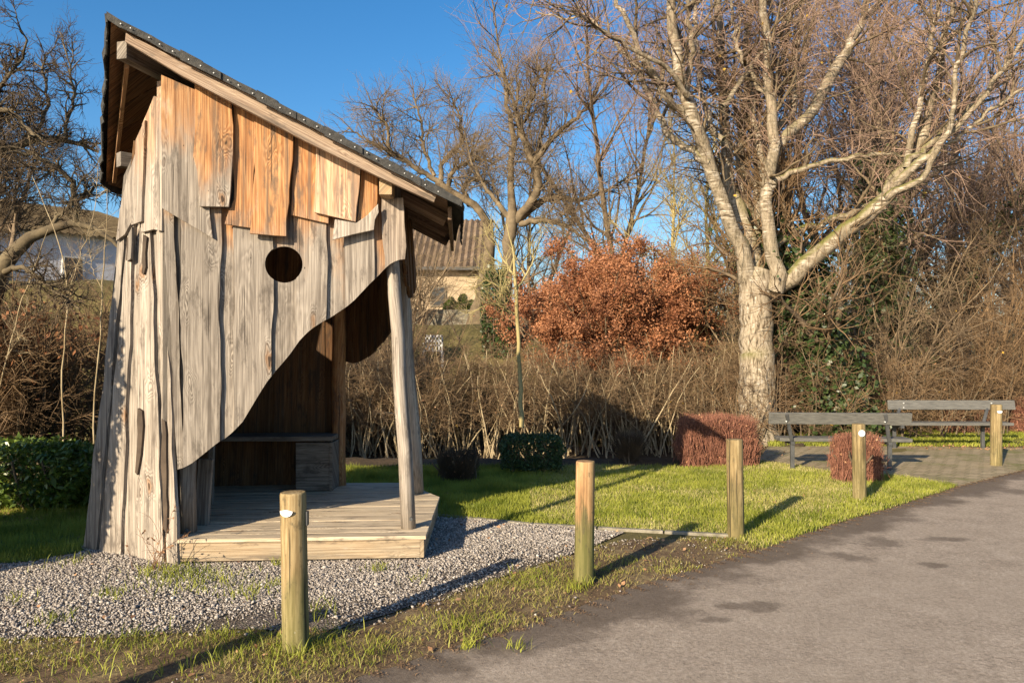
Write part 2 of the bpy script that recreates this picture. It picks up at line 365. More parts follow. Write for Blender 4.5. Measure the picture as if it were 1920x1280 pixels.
# ------------------------------------------------------------------ mesh helpers
class MB:
    def __init__(s): s.v = []; s.f = []; s.uv = []; s.t = []
    def prism(s, front, back, lax, wax, tone=(0, 0, .5), off=None):
        """closed slab from two matching outlines (3D)"""
        n = len(front); k = len(s.v)
        off = off if off is not None else (random.uniform(0, 40), random.uniform(0, 40))
        pts = [np.array(p, float) for p in front]+[np.array(p, float) for p in back]
        s.v += pts
        c = pts[0]; nax = np.cross(lax, wax)
        uvp = [(float(np.dot(p-c, lax))+off[0], float(np.dot(p-c, wax)+np.dot(p-c, nax)*.9)+off[1]) for p in pts]
        fs = [list(range(n)), list(range(2*n-1, n-1, -1))]
        for i in range(n):
            j = (i+1) % n; fs.append([i, i+n, j+n, j])
        for f in fs:
            s.f.append([k+a for a in f]); s.uv += [uvp[a] for a in f]; s.t += [tone]*len(f)
        return s
    def box(s, c, size, lax=(1, 0, 0), wax=(0, 1, 0), tone=(0, 0, .5)):
        """box centred at c; size along lax, wax, lax x wax"""
        l = np.array(lax, float); l /= np.linalg.norm(l); w = np.array(wax, float); w -= l*np.dot(w, l); w /= np.linalg.norm(w); h = np.cross(l, w)
        c = np.array(c, float); a, b_, d = size[0]/2, size[1]/2, size[2]/2
        fr = [c+l*x+w*y+h*d for x, y in ((-a, -b_), (a, -b_), (a, b_), (-a, b_))]
        bk = [p-h*2*d for p in fr]
        return s.prism(fr, bk, l, w, tone)
    def beam(s, p, q, w, h, up=(0, 0, 1), tone=(0, 0, .5)):
        p = np.array(p, float); q = np.array(q, float)
        d = q-p; n = np.linalg.norm(d); d /= n
        side = np.cross(d, up); side /= np.linalg.norm(side)
        return s.box((p+q)/2, (n, w, h), d, side, tone)
    def tube(s, pts, rads, sides=12, tone=(0, 0, .5), cap=True, jag=0):
        pts = [np.array(p, float) for p in pts]; k = len(s.v); off = random.uniform(0, 40); n = len(pts)
        L_ = 0; Ls = [0]
        for i in range(1, n): L_ += np.linalg.norm(pts[i]-pts[i-1]); Ls.append(L_)
        for i in range(n):
            t = pts[min(i+1, n-1)]-pts[max(i-1, 0)]; t /= np.linalg.norm(t)
            ref = np.array([.13, .98, .1]) if abs(t[1]) < .9 else np.array([1., 0, 0])
            u = np.cross(t, ref); u /= np.linalg.norm(u); w = np.cross(t, u)
            for j in range(sides):
                a = 2*math.pi*j/sides; r = rads[i]*(1+jag*math.sin(j*2.7+i*.35+off)*.5)
                s.v.append(pts[i]+(u*math.cos(a)+w*math.sin(a))*r)
        for i in range(n-1):
            for j in range(sides):
                j2 = (j+1) % sides
                s.f.append([k+i*sides+j, k+i*sides+j2, k+(i+1)*sides+j2, k+(i+1)*sides+j])
                w_ = 2*math.pi*rads[i]/sides
                s.uv += [(Ls[i]+off, j*w_+off), (Ls[i]+off, (j+1)*w_+off), (Ls[i+1]+off, (j+1)*w_+off), (Ls[i+1]+off, j*w_+off)]
                s.t += [tone]*4
        if cap:
            for base, rev in ((0, True), (n-1, False)):
                f = [k+base*sides+j for j in range(sides)]
                if rev: f = f[::-1]
                s.f.append(f); s.uv += [(off+.02*math.cos(a*6.28/sides), off+.02*math.sin(a*6.28/sides)) for a in range(sides)]; s.t += [tone]*sides
        return s
    def build(s, name, m, parent=None, bevel=0, smooth=False):
        me = bpy.data.meshes.new(name); me.from_pydata([tuple(map(float, p)) for p in s.v], [], s.f)
        uvl = me.uv_layers.new(name='UVMap'); uvl.data.foreach_set('uv', np.array(s.uv, 'f').ravel())
        ca = me.color_attributes.new('tone', 'FLOAT_COLOR', 'CORNER')
        ca.data.foreach_set('color', np.array([(*t, 1) for t in s.t], 'f').ravel())
        import bmesh
        bm = bmesh.new(); bm.from_mesh(me); bmesh.ops.recalc_face_normals(bm, faces=bm.faces[:]); bm.to_mesh(me); bm.free()
        me.materials.append(m)
        o = bpy.data.objects.new(name, me); COL.objects.link(o)
        if smooth: me.polygons.foreach_set('use_smooth', [True]*len(me.polygons))
        if bevel:
            bv = o.modifiers.new('b', 'BEVEL'); bv.width = bevel; bv.segments = 2; bv.limit_method = 'ANGLE'; bv.angle_limit = math.radians(50)
        return put(o, parent)

def np_mesh(name, V, Fq, m, parent=None, smooth=True, tone=None, uv=None):
    V = np.asarray(V, 'f'); Fq = np.asarray(Fq, 'i'); k = Fq.shape[1]; n = len(Fq)
    me = bpy.data.meshes.new(name)
    me.vertices.add(len(V)); me.vertices.foreach_set('co', V.ravel())
    me.loops.add(n*k); me.loops.foreach_set('vertex_index', Fq.ravel())
    me.polygons.add(n); me.polygons.foreach_set('loop_start', np.arange(0, n*k, k, dtype='i'))
    try: me.polygons.foreach_set('loop_total', np.full(n, k, 'i'))
    except Exception: pass
    if smooth: me.polygons.foreach_set('use_smooth', np.ones(n, bool))
    me.update(calc_edges=True)
    if tone is not None:
        ca = me.color_attributes.new('tone', 'FLOAT_COLOR', 'POINT'); ca.data.foreach_set('color', np.asarray(tone, 'f').ravel())
    if uv is not None:
        ul = me.uv_layers.new(name='UVMap'); ul.data.foreach_set('uv', np.asarray(uv, 'f')[Fq.ravel()].ravel())
    for mm in (m if isinstance(m, (list, tuple)) else [m]): me.materials.append(mm)
    o = bpy.data.objects.new(name, me); COL.objects.link(o)
    return put(o, parent)

# ------------------------------------------------------------------ branching, all in numpy
def norm(v): return v/np.maximum(np.linalg.norm(v, axis=-1, keepdims=True), 1e-9)
def walk(rng, p0, d0, Ln, K, wob, trop, tk):
    n = len(p0); pts = np.zeros((n, K, 3)); pts[:, 0] = p0; d = norm(d0); st = (Ln/(K-1))[:, None]
    trop = np.array(trop, float)
    for i in range(1, K):
        d = norm(d+rng.normal(0, wob, (n, 3))+trop*tk); pts[:, i] = pts[:, i-1]+d*st
    return pts
def grow(rng, Pp, Rp, n, t=(.25, 1), ang=(45, 12), Ln=(1, .3), K=5, wob=.15, trop=(0, 0, 1), tk=.05, rk=.6, r0=None, tip=.3, byt=.5, bias=None):
    M, Kp, _ = Pp.shape
    seg = np.linalg.norm(np.diff(Pp, axis=1), axis=2).sum(1)
    w = seg/seg.sum(); idx = rng.choice(M, n, p=w)
    tt = rng.uniform(t[0], t[1], n); x = tt*(Kp-1); i = np.minimum(x.astype(int), Kp-2); fr = (x-i)[:, None]
    a = Pp[idx, i]; b = Pp[idx, i+1]; pos = a+(b-a)*fr; T = norm(b-a)
    rr = Rp[idx, i]*(1-fr[:, 0])+Rp[idx, i+1]*fr[:, 0]
    q = rng.normal(0, 1, (n, 3))
    if bias is not None: q = q+np.array(bias)
    perp = norm(q-T*(q*T).sum(1, keepdims=True))
    an = np.radians(rng.normal(ang[0], ang[1], n))[:, None]
    d = T*np.cos(an)+perp*np.sin(an)
    ln = np.maximum(rng.normal(Ln[0], Ln[1], n), Ln[0]*.25)*(1-byt*tt)
    pts = walk(rng, pos, d, ln, K, wob, trop, tk)
    base = rr*rk if r0 is None else np.minimum(rr*.9, r0*rng.uniform(.7, 1.25, n))
    rad = base[:, None]*np.linspace(1, tip, K)[None]
    return pts, rad
def tubes(Pp, Rp, sides=3):
    M, K, _ = Pp.shape
    T = np.empty_like(Pp); T[:, 1:-1] = Pp[:, 2:]-Pp[:, :-2]; T[:, 0] = Pp[:, 1]-Pp[:, 0]; T[:, -1] = Pp[:, -1]-Pp[:, -2]; T = norm(T)
    ref = np.array([.13, .98, .1]); u = norm(np.cross(T, ref)); w = np.cross(T, u)
    a = np.arange(sides)*2*math.pi/sides
    V = Pp[:, :, None]+(u[:, :, None]*np.cos(a)[:, None]+w[:, :, None]*np.sin(a)[:, None])*Rp[:, :, None, None]
    V = V.reshape(-1, 3)
    k = np.arange(M)[:, None, None]*K*sides; i = np.arange(K-1)[None, :, None]*sides; j = np.arange(sides)[None, None]; j2 = (j+1) % sides
    Fq = np.stack([k+i+j, k+i+j2, k+i+sides+j2, k+i+sides+j], -1).reshape(-1, 4)
    return V, Fq
def tube_obj(name, groups, m, parent):
    Vs, Fs, o = [], [], 0
    for (Pp, Rp, sd_) in groups:
        v, f = tubes(Pp, Rp, sd_); Vs.append(v); Fs.append(f+o); o += len(v)
    return np_mesh(name, np.concatenate(Vs), np.concatenate(Fs), m, parent)
def leaf_quads(rng, pts, size, sd_=.3, up=0.0, aspect=.55):
    n = len(pts); s = size*np.clip(rng.normal(1, sd_, n), .4, 2)[:, None]
    nn = rng.normal(0, 1, (n, 3)); nn[:, 2] += up; nn = norm(nn)
    q = rng.normal(0, 1, (n, 3)); u = norm(q-nn*(q*nn).sum(1, keepdims=True)); w = np.cross(nn, u)*aspect
    mid = nn*.18
    V = np.stack([pts-u*s, pts+(w*.9+mid*.4-u*.1)*s, pts+u*s, pts-(w*.9-mid*.4+u*.1)*s], 1).reshape(-1, 3)
    Fq = np.arange(4*n).reshape(-1, 4)
    return V, Fq
def leaf_obj(name, rng, pts, size, m, parent, **k):
    v, f = leaf_quads(rng, pts, size, **k); return np_mesh(name, v, f, m, parent, smooth=False)
def sample_on(rng, Pp, n, t0=.2):
    M, K, _ = Pp.shape; idx = rng.integers(0, M, n); x = rng.uniform(t0, 1, n)*(K-1); i = np.minimum(x.astype(int), K-2); fr = (x-i)[:, None]
    return Pp[idx, i]*(1-fr)+Pp[idx, i+1]*fr
def resample(pts, K, rng=None, wob=0):
    """pts: list of (x,y,z,r) -> K smooth points"""
    a = np.array(pts, float); n = len(a); d = np.r_[0, np.cumsum(np.linalg.norm(np.diff(a[:, :3], axis=0), axis=1))]
    ext = np.vstack([2*a[0]-a[1], a, 2*a[-1]-a[-2]])
    out = []
    for s in np.linspace(0, d[-1], K):
        i = min(np.searchsorted(d, s, side='right')-1, n-2); t = (s-d[i])/(d[i+1]-d[i]+1e-9)
        p0, p1, p2, p3 = ext[i:i+4]
        out.append(.5*((2*p1)+(-p0+p2)*t+(2*p0-5*p1+4*p2-p3)*t*t+(-p0+3*p1-3*p2+p3)*t**3))
    out = np.array(out)
    if wob and rng is not None: out[1:-1, :3] += rng.normal(0, wob, (K-2, 3))
    return out[:, :3], np.maximum(out[:, 3], .003)
def traced(limbs, Y0, K, rng, wob=.02):
    Ps, Rs = [], []
    for lb in limbs:
        dy0, dy1 = lb[0]; pts = lb[1]; n = len(pts); q = []
        for i, (px, py, w) in enumerate(pts):
            Y = Y0+dy0+(dy1-dy0)*i/(n-1); p = P(px, py, Y); q.append((*p, w/2/F*Y))
        a, b = resample(q, K, rng, wob); Ps.append(a); Rs.append(b)
    return np.array(Ps), np.array(Rs)

# ------------------------------------------------------------------ polygons on the ground
def inpoly(x, y, poly):
    poly = np.asarray(poly); n = len(poly); c = np.zeros(len(x), bool); j = n-1
    for i in range(n):
        xi, yi = poly[i]; xj, yj = poly[j]
        hit = ((yi > y) != (yj > y)) & (x < (xj-xi)*(y-yi)/(yj-yi+1e-12)+xi); c ^= hit; j = i
    return c
def gp(pts): return [tuple(G(*p)[:2]) for p in pts]
def scatter(rng, poly, dens, ymax=None):
    a = np.array(poly); x0, y0 = a.min(0); x1, y1 = a.max(0)
    n = int((x1-x0)*(y1-y0)*dens); x = rng.uniform(x0, x1, n); y = rng.uniform(y0, y1, n)
    k = inpoly(x, y, poly)
    # drop what the picture cannot reach
    k &= (np.abs(x) < y*.70+.8) & (y > 2.2)
    return x[k], y[k]
def sheet(name, poly, z, m, kind='structure'):
    me = bpy.data.meshes.new(name); me.from_pydata([(x, y, z) for x, y in poly], [], [list(range(len(poly)))])
    import bmesh
    bm = bmesh.new(); bm.from_mesh(me); bmesh.ops.triangulate(bm, faces=bm.faces[:]); bmesh.ops.recalc_face_normals(bm, faces=bm.faces[:])
    for f in bm.faces:
        if f.normal.z < 0: f.normal_flip()
    bm.to_mesh(me); bm.free(); me.materials.append(m)
    o = bpy.data.objects.new(name, me); COL.objects.link(o); o['kind'] = kind; return o

# ground
xs = np.r_[np.linspace(-900, -30, 30), np.linspace(-28, 28, 113), np.linspace(30, 900, 30)]
ys = np.r_[np.linspace(-200, -5, 12), np.linspace(-4, 50, 109), np.linspace(53, 1500, 50)]
XX, YY = np.meshgrid(xs, ys); rg = np.random.default_rng(3)
ZZ = terrain(XX, YY)
m_ = YY > 12; ZZ = ZZ + m_*rg.normal(0, .03, ZZ.shape)
V = np.stack([XX, YY, ZZ], -1).reshape(-1, 3); nx, ny = len(xs), len(ys)
i, j = np.meshgrid(np.arange(nx-1), np.arange(ny-1)); i = i.ravel(); j = j.ravel()
go = np_mesh('ground', V, np.stack([j*nx+i, j*nx+i+1, (j+1)*nx+i+1, (j+1)*nx+i], -1), M_ground); go['kind'] = 'structure'

EDGE = gp([(640, 1283), (780, 1238), (980, 1178), (1100, 1135), (1200, 1098), (1400, 1040), (1560, 985), (1700, 945), (1800, 912), (1920, 882), (2080, 853)])
EDGE = [(-9.0, -4.0), (-4.6, .3), (-2.1, 2.45)] + EDGE + [(16, 17.5), (40, 40)]
# road ribbon with distance to its edge in uv.y
e = np.array(EDGE); d = np.r_[0, np.cumsum(np.linalg.norm(np.diff(e, axis=0), axis=1))]
s = np.linspace(0, d[-1], 420); ex = np.interp(s, d, e[:, 0]); ey = np.interp(s, d, e[:, 1])
rr = np.random.default_rng(5)
tx = np.gradient(ex); ty = np.gradient(ey); ln = np.hypot(tx, ty); nxv = ty/ln; nyv = -tx/ln
ker = np.ones(31)/31
nxs = np.convolve(np.pad(nxv, 15, mode='edge'), ker, 'valid'); nys = np.convolve(np.pad(nyv, 15, mode='edge'), ker, 'valid')
wobb = rr.normal(0, .012, 420)
offs = np.array([0, .1, .2, .4, .7, 1.1, 1.7, 2.6, 4, 6, 9, 14])
V = np.stack([ex[:, None]+nxs[:, None]*(offs+(offs == 0)*wobb[:, None]), ey[:, None]+nys[:, None]*(offs+(offs == 0)*wobb[:, None]), np.full((420, 12), .008)], -1).reshape(-1, 3)
uv = np.stack([np.repeat(s, 12), np.tile(offs, 420)], -1)
i, j = np.meshgrid(np.arange(11), np.arange(419)); i = i.ravel(); j = j.ravel()
ro = np_mesh('road', V, np.stack([j*12+i, j*12+i+1, (j+1)*12+i+1, (j+1)*12+i], -1), M_road, uv=uv); ro['kind'] = 'structure'

PAVE = gp([(1420, 866), (1480, 872), (1560, 886), (1703, 895), (1800, 913), (1930, 880), (2080, 851), (2080, 838), (1900, 840), (1740, 838), (1560, 836), (1440, 838)])
VERGE_IN = [(-900, 1215), (-200, 1212), (0, 1205), (150, 1196), (330, 1190), (520, 1184), (640, 1180), (740, 1150), (860, 1112), (960, 1078), (1050, 1050), (1110, 1028), (1180, 1012), (1375, 1010)]
GRAV = gp([(-900, 1215), (-200, 1212), (0, 1205), (150, 1196), (330, 1190), (520, 1184), (640, 1180), (740, 1150), (860, 1112), (960, 1078), (1050, 1050), (1110, 1028), (1170, 1000), (1000, 984), (890, 975), (800, 970)]) + [(-.9, 7.6), (-2.5, 7.0), (-3.5, 6.45)] + gp([(160, 1036), (60, 1056), (-200, 1075), (-900, 1110)])
LAWN = gp([(800, 972), (890, 975), (1000, 984), (1375, 1005), (1430, 1030), (1560, 983), (1700, 943), (1795, 912), (1703, 895), (1560, 886), (1480, 872), (1420, 866), (1400, 872), (1280, 878)]) + [(1.3, 10.9), (-1, 10.8), (-6, 10.6), (-9, 10.5), (-9, 7)] + gp([(-900, 1105), (-200, 1072), (60, 1052), (160, 1032)]) + [(-3.5, 6.6), (-2.5, 7.2), (-.9, 7.8)]
VERGE = gp(VERGE_IN[4:]) + gp([(1430, 1030), (1400, 1041), (1200, 1099), (1100, 1136), (980, 1179), (780, 1239), (640, 1284)]) + [(-2.1, 2.45), (-4.6, .3)] + [(-6, 1.8)] + gp([(-200, 1212), (0, 1205), (150, 1196)])
SOIL = [(3.4, 11.25), (3.7, 11.4), (4.6, 12.6), (9, 13.4), (16, 15), (16, 17.5), (4.9, 15.5), (4.75, 13)]
sheet('lawn', LAWN, .006, M_lawn)
def ragged(poly, amp=.05, step=.16, seed=9):
    rg = random.Random(seed); out = []
    for i in range(len(poly)):
        a = np.array(poly[i]); b = np.array(poly[(i+1) % len(poly)]); L_ = np.linalg.norm(b-a); k = max(1, int(L_/step)); out.append(tuple(a))
        if a[1] > 7.2 or L_ > 8: continue
        for q in range(1, k): out.append(tuple(a+(b-a)*q/k+np.array([rg.uniform(-amp, amp), rg.uniform(-amp, amp)])))
    return out
sheet('gravel_path', ragged(GRAV), .010, M_gbed)
sheet('verge', VERGE, .004, M_verge)
sheet('paved_area', PAVE, .012, M_pave)
sheet('leaf_strewn_soil', SOIL, .004, M_soil)

def bank():
    gx, gy = np.meshgrid(np.linspace(-12, 4.78, 80), np.linspace(10.6, 16.2, 40)); gz = terrain(gx, gy)+.05+np.random.default_rng(8).normal(0, .012, gx.shape)*(gy > 11.3)-.045*(gy < 11.3)-.3*((gx > 3.0) & (gy < 12.9))
    i, j = np.meshgrid(np.arange(79), np.arange(39)); i = i.ravel(); j = j.ravel()
    o = np_mesh('hedge_bank', np.stack([gx, gy, gz], -1).reshape(-1, 3), np.stack([j*80+i, j*80+i+1, (j+1)*80+i+1, (j+1)*80+i], -1), M_soil); o['kind'] = 'structure'
bank()
def stones():
    rng = np.random.default_rng(11)
    x, y = scatter(rng, GRAV, 9500); vx, vy = scatter(rng, VERGE, 3500); ing = np.r_[np.ones(len(x)), np.zeros(len(vx))]; x = np.r_[x, vx]; y = np.r_[y, vy]
    # thinner where moss and soil creep in
    f = np.sin(x*2.1+1)*np.cos(y*2.7+.5)+.6*np.sin(x*5.3-y*4.1)
    edge = np.array([min(1, 1)])
    px = 960+F*x/y; py = HZ+F*CH/y
    lowb = np.interp(px, [p[0] for p in VERGE_IN], [p[1] for p in VERGE_IN])
    dd = (lowb-py)/60.0
    keep = rng.uniform(0, 1, len(x)) < np.where(ing > 0, np.clip(.10+dd*.85+f*.34, .04, 1), np.clip(.20*np.exp(np.minimum(dd, 0)*7)+.04*f, .0, .3))
    under = (x > -2.5) & (x < -.7) & (y > 6.4) & (y < 8)
    keep &= ~under
    x = x[keep]; y = y[keep]; n = len(x)
    r = rng.lognormal(math.log(.0060), .36, n)*(1+.0*x)
    base = np.array([[1, 0, 0], [-1, 0, 0], [0, 1, 0], [0, -1, 0], [0, 0, 1], [0, 0, -1]], float)
    fc = np.array([[0, 2, 4], [2, 1, 4], [1, 3, 4], [3, 0, 4], [2, 0, 5], [1, 2, 5], [3, 1, 5], [0, 3, 5]])
    V = base[None]*r[:, None, None]*rng.uniform(.55, 1.35, (n, 6, 1))
    a = rng.normal(0, 1, (n, 4)); a /= np.linalg.norm(a, axis=1, keepdims=True); w, i, j, k = a.T
    R = np.stack([1-2*(j*j+k*k), 2*(i*j-k*w), 2*(i*k+j*w), 2*(i*j+k*w), 1-2*(i*i+k*k), 2*(j*k-i*w), 2*(i*k-j*w), 2*(j*k+i*w), 1-2*(i*i+j*j)], -1).reshape(n, 3, 3)
    V = np.einsum('nij,nkj->nki', R, V)
    V[:, :, 2] *= .8
    V += np.stack([x, y, .012+r*.45], -1)[:, None]
    Fq = (fc[None]+np.arange(n)[:, None, None]*6).reshape(-1, 3)
    t = np.repeat(rng.beta(2.2, 2.0, n), 6)
    tone = np.stack([t, t, t, np.ones_like(t)], -1)
    o = np_mesh('gravel', V.reshape(-1, 3), Fq, M_stone, smooth=False, tone=tone)
    tag(o, 'pale grey crushed gravel spread around the wooden playhouse', 'gravel', kind='stuff')
stones()

def blades(rng, x, y, h, wd, lean=.5, z=.005, hsd=.3):
    n = len(x); a = rng.uniform(0, 6.28, n); hh = h*np.clip(rng.normal(1, hsd, n), .3, 2.2)
    dx = np.cos(a)*wd/2; dy = np.sin(a)*wd/2
    b = rng.uniform(0, 6.28, n); le = rng.uniform(.1, lean, n)*hh*1.3
    lx = np.cos(b)*le; ly = np.sin(b)*le
    zz = np.zeros(n)+z
    V = np.stack([np.stack([x-dx, y-dy, zz], -1), np.stack([x+dx, y+dy, zz], -1), np.stack([x+dx*.8+lx*.35, y+dy*.8+ly*.35, zz+hh*.6], -1), np.stack([x-dx*.8+lx*.35, y-dy*.8+ly*.35, zz+hh*.6], -1), np.stack([x+lx, y+ly, zz+hh], -1)], 1)
    k = np.arange(n)[:, None]*5
    T = np.concatenate([k+np.array([0, 1, 2]), k+np.array([0, 2, 3]), k+np.array([3, 2, 4])])
    return V.reshape(-1, 3), T
def patchy(x, y, s=1.0, o=0):
    return .5+.25*np.sin(x*2.3*s+o+1.3*np.sin(y*1.7*s))+.25*np.sin(y*3.1*s-o+1.1*np.sin(x*2.9*s))
def grass():
    rng = np.random.default_rng(21)
    x, y = scatter(rng, LAWN, 5200); h = np.where(x < 0, .05, .04)
    k = ~((x > -3.4) & (x < -.75) & (y > 6) & (y < 8.4))
    x, y, h = x[k], y[k], h[k]*(.65+.6*patchy(x[k], y[k], 2.5, 1)); x = x+rng.normal(0, .022, len(x)); y = y+rng.normal(0, .022, len(x))
    p = patchy(x, y)+.25*patchy(x, y, 4, 2); st = rng.uniform(0, 1, len(x)) < np.clip((p-.30)*.95, .15, .75)*(x > .2)
    v, f = blades(rng, x[~st], y[~st], h[~st], .005); o = np_mesh('grass', v, f, M_grass, smooth=False)
    tag(o, 'short bright green lawn grass beside the gravel and bollards', 'grass', kind='stuff')
    v, f = blades(rng, x[st], y[st], .03, .005, .9); o = np_mesh('dry_grass', v, f, M_straw, smooth=False)
    tag(o, 'straw coloured dry blades mixed through the sunlit lawn', 'grass', kind='stuff')
    x, y = scatter(rng, VERGE, 6800); x = x+rng.normal(0, .025, len(x)); y = y+rng.normal(0, .025, len(x))
    p = patchy(x, y, 1.6, 1)+.4*patchy(x, y, 6, 4)
    near = 960+F*x/y
    k = rng.uniform(0, 1, len(x)) < np.clip((p-.42)*1.5, .05, 1); x, y, p = x[k], y[k], p[k]
    u = rng.uniform(0, 1, len(x)); g = u < np.clip(.16+.5*(p-.65), .06, .6)
    v, f = blades(rng, x[g], y[g], .026, .0042, 1.2); o = np_mesh('verge_grass', v, f, M_grass, smooth=False)
    tag(o, 'patchy green blades on the verge along the asphalt road', 'grass', kind='stuff')
    v, f = blades(rng, x[~g], y[~g], .020, .0045, 1.4); o = np_mesh('verge_moss', v, f, M_moss, smooth=False)
    tag(o, 'olive moss and matted dead grass on the road verge', 'moss', kind='stuff')
    # tufts growing in the gravel
    cx, cy, ct = [], [], []
    for (px, py, n, s) in ((345, 1085, 260, .13), (305, 1075, 160, .10), (208, 1120, 60, .06), (105, 1165, 55, .06), (230, 1212, 70, .08), (465, 1115, 90, .09), (520, 1100, 50, .06), (710, 1072, 60, .05), (590, 1150, 50, .09), (430, 1092, 60, .12), (630, 1195, 60, .08), (860, 1180, 90, .1), (560, 1222, 120, .08), (360, 1105, 120, .15), (780, 1090, 16, .05), (1000, 1090, 40, .1), (1085, 1106, 80, .06), (520, 1063, 25, .02), (20, 1130, 30, .08), (130, 1058, 60, .12), (970, 1220, 30, .03), (880, 1217, 40, .03), (700, 1225, 60, .06), (420, 1222, 200, .2), (200, 1245, 160, .2)):
        g = G(px, py); cx += list(rng.normal(g[0], s, n)); cy += list(rng.normal(g[1], s, n))
    cx, cy = np.array(cx), np.array(cy)
    v, f = blades(rng, cx, cy, .055, .005, 1.0, .01); o = np_mesh('weed_tufts', v, f, M_grass, smooth=False)
    tag(o, 'small green tufts sprouting out of the gravel', 'weeds', kind='stuff')
    # grass behind the benches and on the garden slope
    s2 = gp([(1440, 838), (1740, 838), (1990, 838), (1990, 808), (1700, 806), (1440, 815)])
    x, y = scatter(rng, s2, 1500); v, f = blades(rng, x, y, .05, .012, .8); o = np_mesh('grass_strip', v, f, M_grass, smooth=False)
    tag(o, 'strip of green grass behind the dark benches', 'grass', kind='stuff')
    # fallen leaves
    pts = []
    x, y = scatter(rng, VERGE, 26); pts.append((x, y))
    x, y = scatter(rng, LAWN, 5); pts.append((x, y))
    x, y = scatter(rng, GRAV, 10); pts.append((x, y))
    x, y = scatter(rng, SOIL, 40); pts.append((x, y))
    s3 = gp([(1700, 845), (1960, 845), (1960, 826), (1700, 826)]); x, y = scatter(rng, s3, 180); pts.append((x, y))
    s4 = gp([(-20, 985), (150, 975), (150, 950), (-20, 955)]); x, y = scatter(rng, s4, 400); pts.append((x, y))
    x = np.concatenate([p[0] for p in pts]); y = np.concatenate([p[1] for p in pts])
    leaf = leaf_obj('fallen_leaves', rng, np.stack([x, y, np.full(len(x), .022)], -1), .017, M_litter, None, up=2.0, aspect=.7)
    tag(leaf, 'brown fallen leaves scattered over verge, soil and lawn', 'leaves', kind='stuff')
    # crumbs of leaf litter and twig ends all over the verge
    x, y = scatter(rng, VERGE, 1500); x = x+rng.normal(0, .04, len(x)); y = y+rng.normal(0, .04, len(x)); sidx = rng.integers(0, 419, 60000); oo = rng.exponential(.035, 60000)*(.3+1.6*patchy(ex[sidx]*3, ey[sidx]*3)); ex_, ey_ = ex[sidx]+nxs[sidx]*oo+rng.normal(0, .02, 60000), ey[sidx]+nys[sidx]*oo+rng.normal(0, .02, 60000); kk = (ey_ > 2.5) & (ey_ < 14) & (ex_ > -2.5); x = np.r_[x, ex_[kk]]; y = np.r_[y, ey_[kk]]; leaf = leaf_obj('leaf_crumbs', rng, np.stack([x, y, np.full(len(x), .014)], -1), .006, M_crumb, None, up=2.0, aspect=.4)
    tag(leaf, 'crumbled brown litter between the moss of the verge', 'litter', kind='stuff')
grass()

# concrete edging between gravel and lawn
def edging():
    pts = [G(px, py) for px, py in ((800, 966), (888, 974), (1000, 985), (1120, 992), (1245, 999), (1372, 1006))]
    mb = MB()
    for a, b in zip(pts[:-1], pts[1:]):
        d = (b-a)/np.linalg.norm(b-a); mb.beam(a+d*.006+np.array([0, 0, .0]), b-d*.006, .055, .05, tone=(0, 0, .5))
    o = mb.build('kerb', M_concrete, None, .008); o['kind'] = 'structure'
edging()

# ================================================================== wooden playhouse
random.seed(4)
ROOTS = {}
A0 = np.array([-2.46, 5.88, 0]); fd = np.array([1, .17, 0.]); fd /= np.linalg.norm(fd); fn = np.array([fd[1], -fd[0], 0])
ld = np.array([-.96, .50, 0.]); ld /= np.linalg.norm(ld); lnrm = np.array([-ld[1], ld[0], 0])
if lnrm[1] > 0: lnrm = -lnrm
def onplane(px, py, p0, n, o=0):
    ray = np.array([(px-960)/F, 1, -(py-HZ)/F]); c = np.array([0, 0, CH]); q = p0+n*o
    t = np.dot(q-c, n)/np.dot(ray, n); return c+ray*t
def WF(px, py, o=0): return onplane(px, py, A0, fn, o)
def WL(px, py, o=0): return onplane(px, py, A0, lnrm, o)
def wavy(pts, amp, step=22):
    out = []
    n = len(pts)
    for i in range(n):
        a = np.array(pts[i], float); b = np.array(pts[(i+1) % n], float); out.append(tuple(a))
        L_ = np.linalg.norm(b-a); k = int(L_/step)
        if k < 2: continue
        d = (b-a)/L_; nn = np.array([-d[1], d[0]]); ph = random.uniform(0, 6); ph2 = random.uniform(0, 6)
        w = amp*(1 if abs(d[1]) > .7 else .25)
        for q in range(1, k):
            t = q/k; e_ = math.sin(math.pi*t)**.5
            out.append(tuple(a+(b-a)*t+nn*w*e_*(math.sin(ph+t*L_/38)+.5*math.sin(ph2+t*L_/15)+random.uniform(-.2, .2))))
    return out
def plank(mb, W, pts, o, th, tone, amp=1.5, lax=(0, 0, 1), wax=None, n=None):
    n = fn if W is WF else lnrm; wax = (fd if W is WF else ld) if abs(lax[2]) > .99 else np.cross(n, np.array(lax, float))
    pp = wavy(pts, amp); fr = [W(x, y, o) for x, y in pp]; bk = [p-n*th for p in fr]
    mb.prism(fr, bk, np.array(lax, float), wax, tone)
shed = empty('wooden_playhouse', (-1.9, 6.9, 0), 'weathered crooked plank playhouse with round hole and slanted felt roof on gravel', 'playhouse')

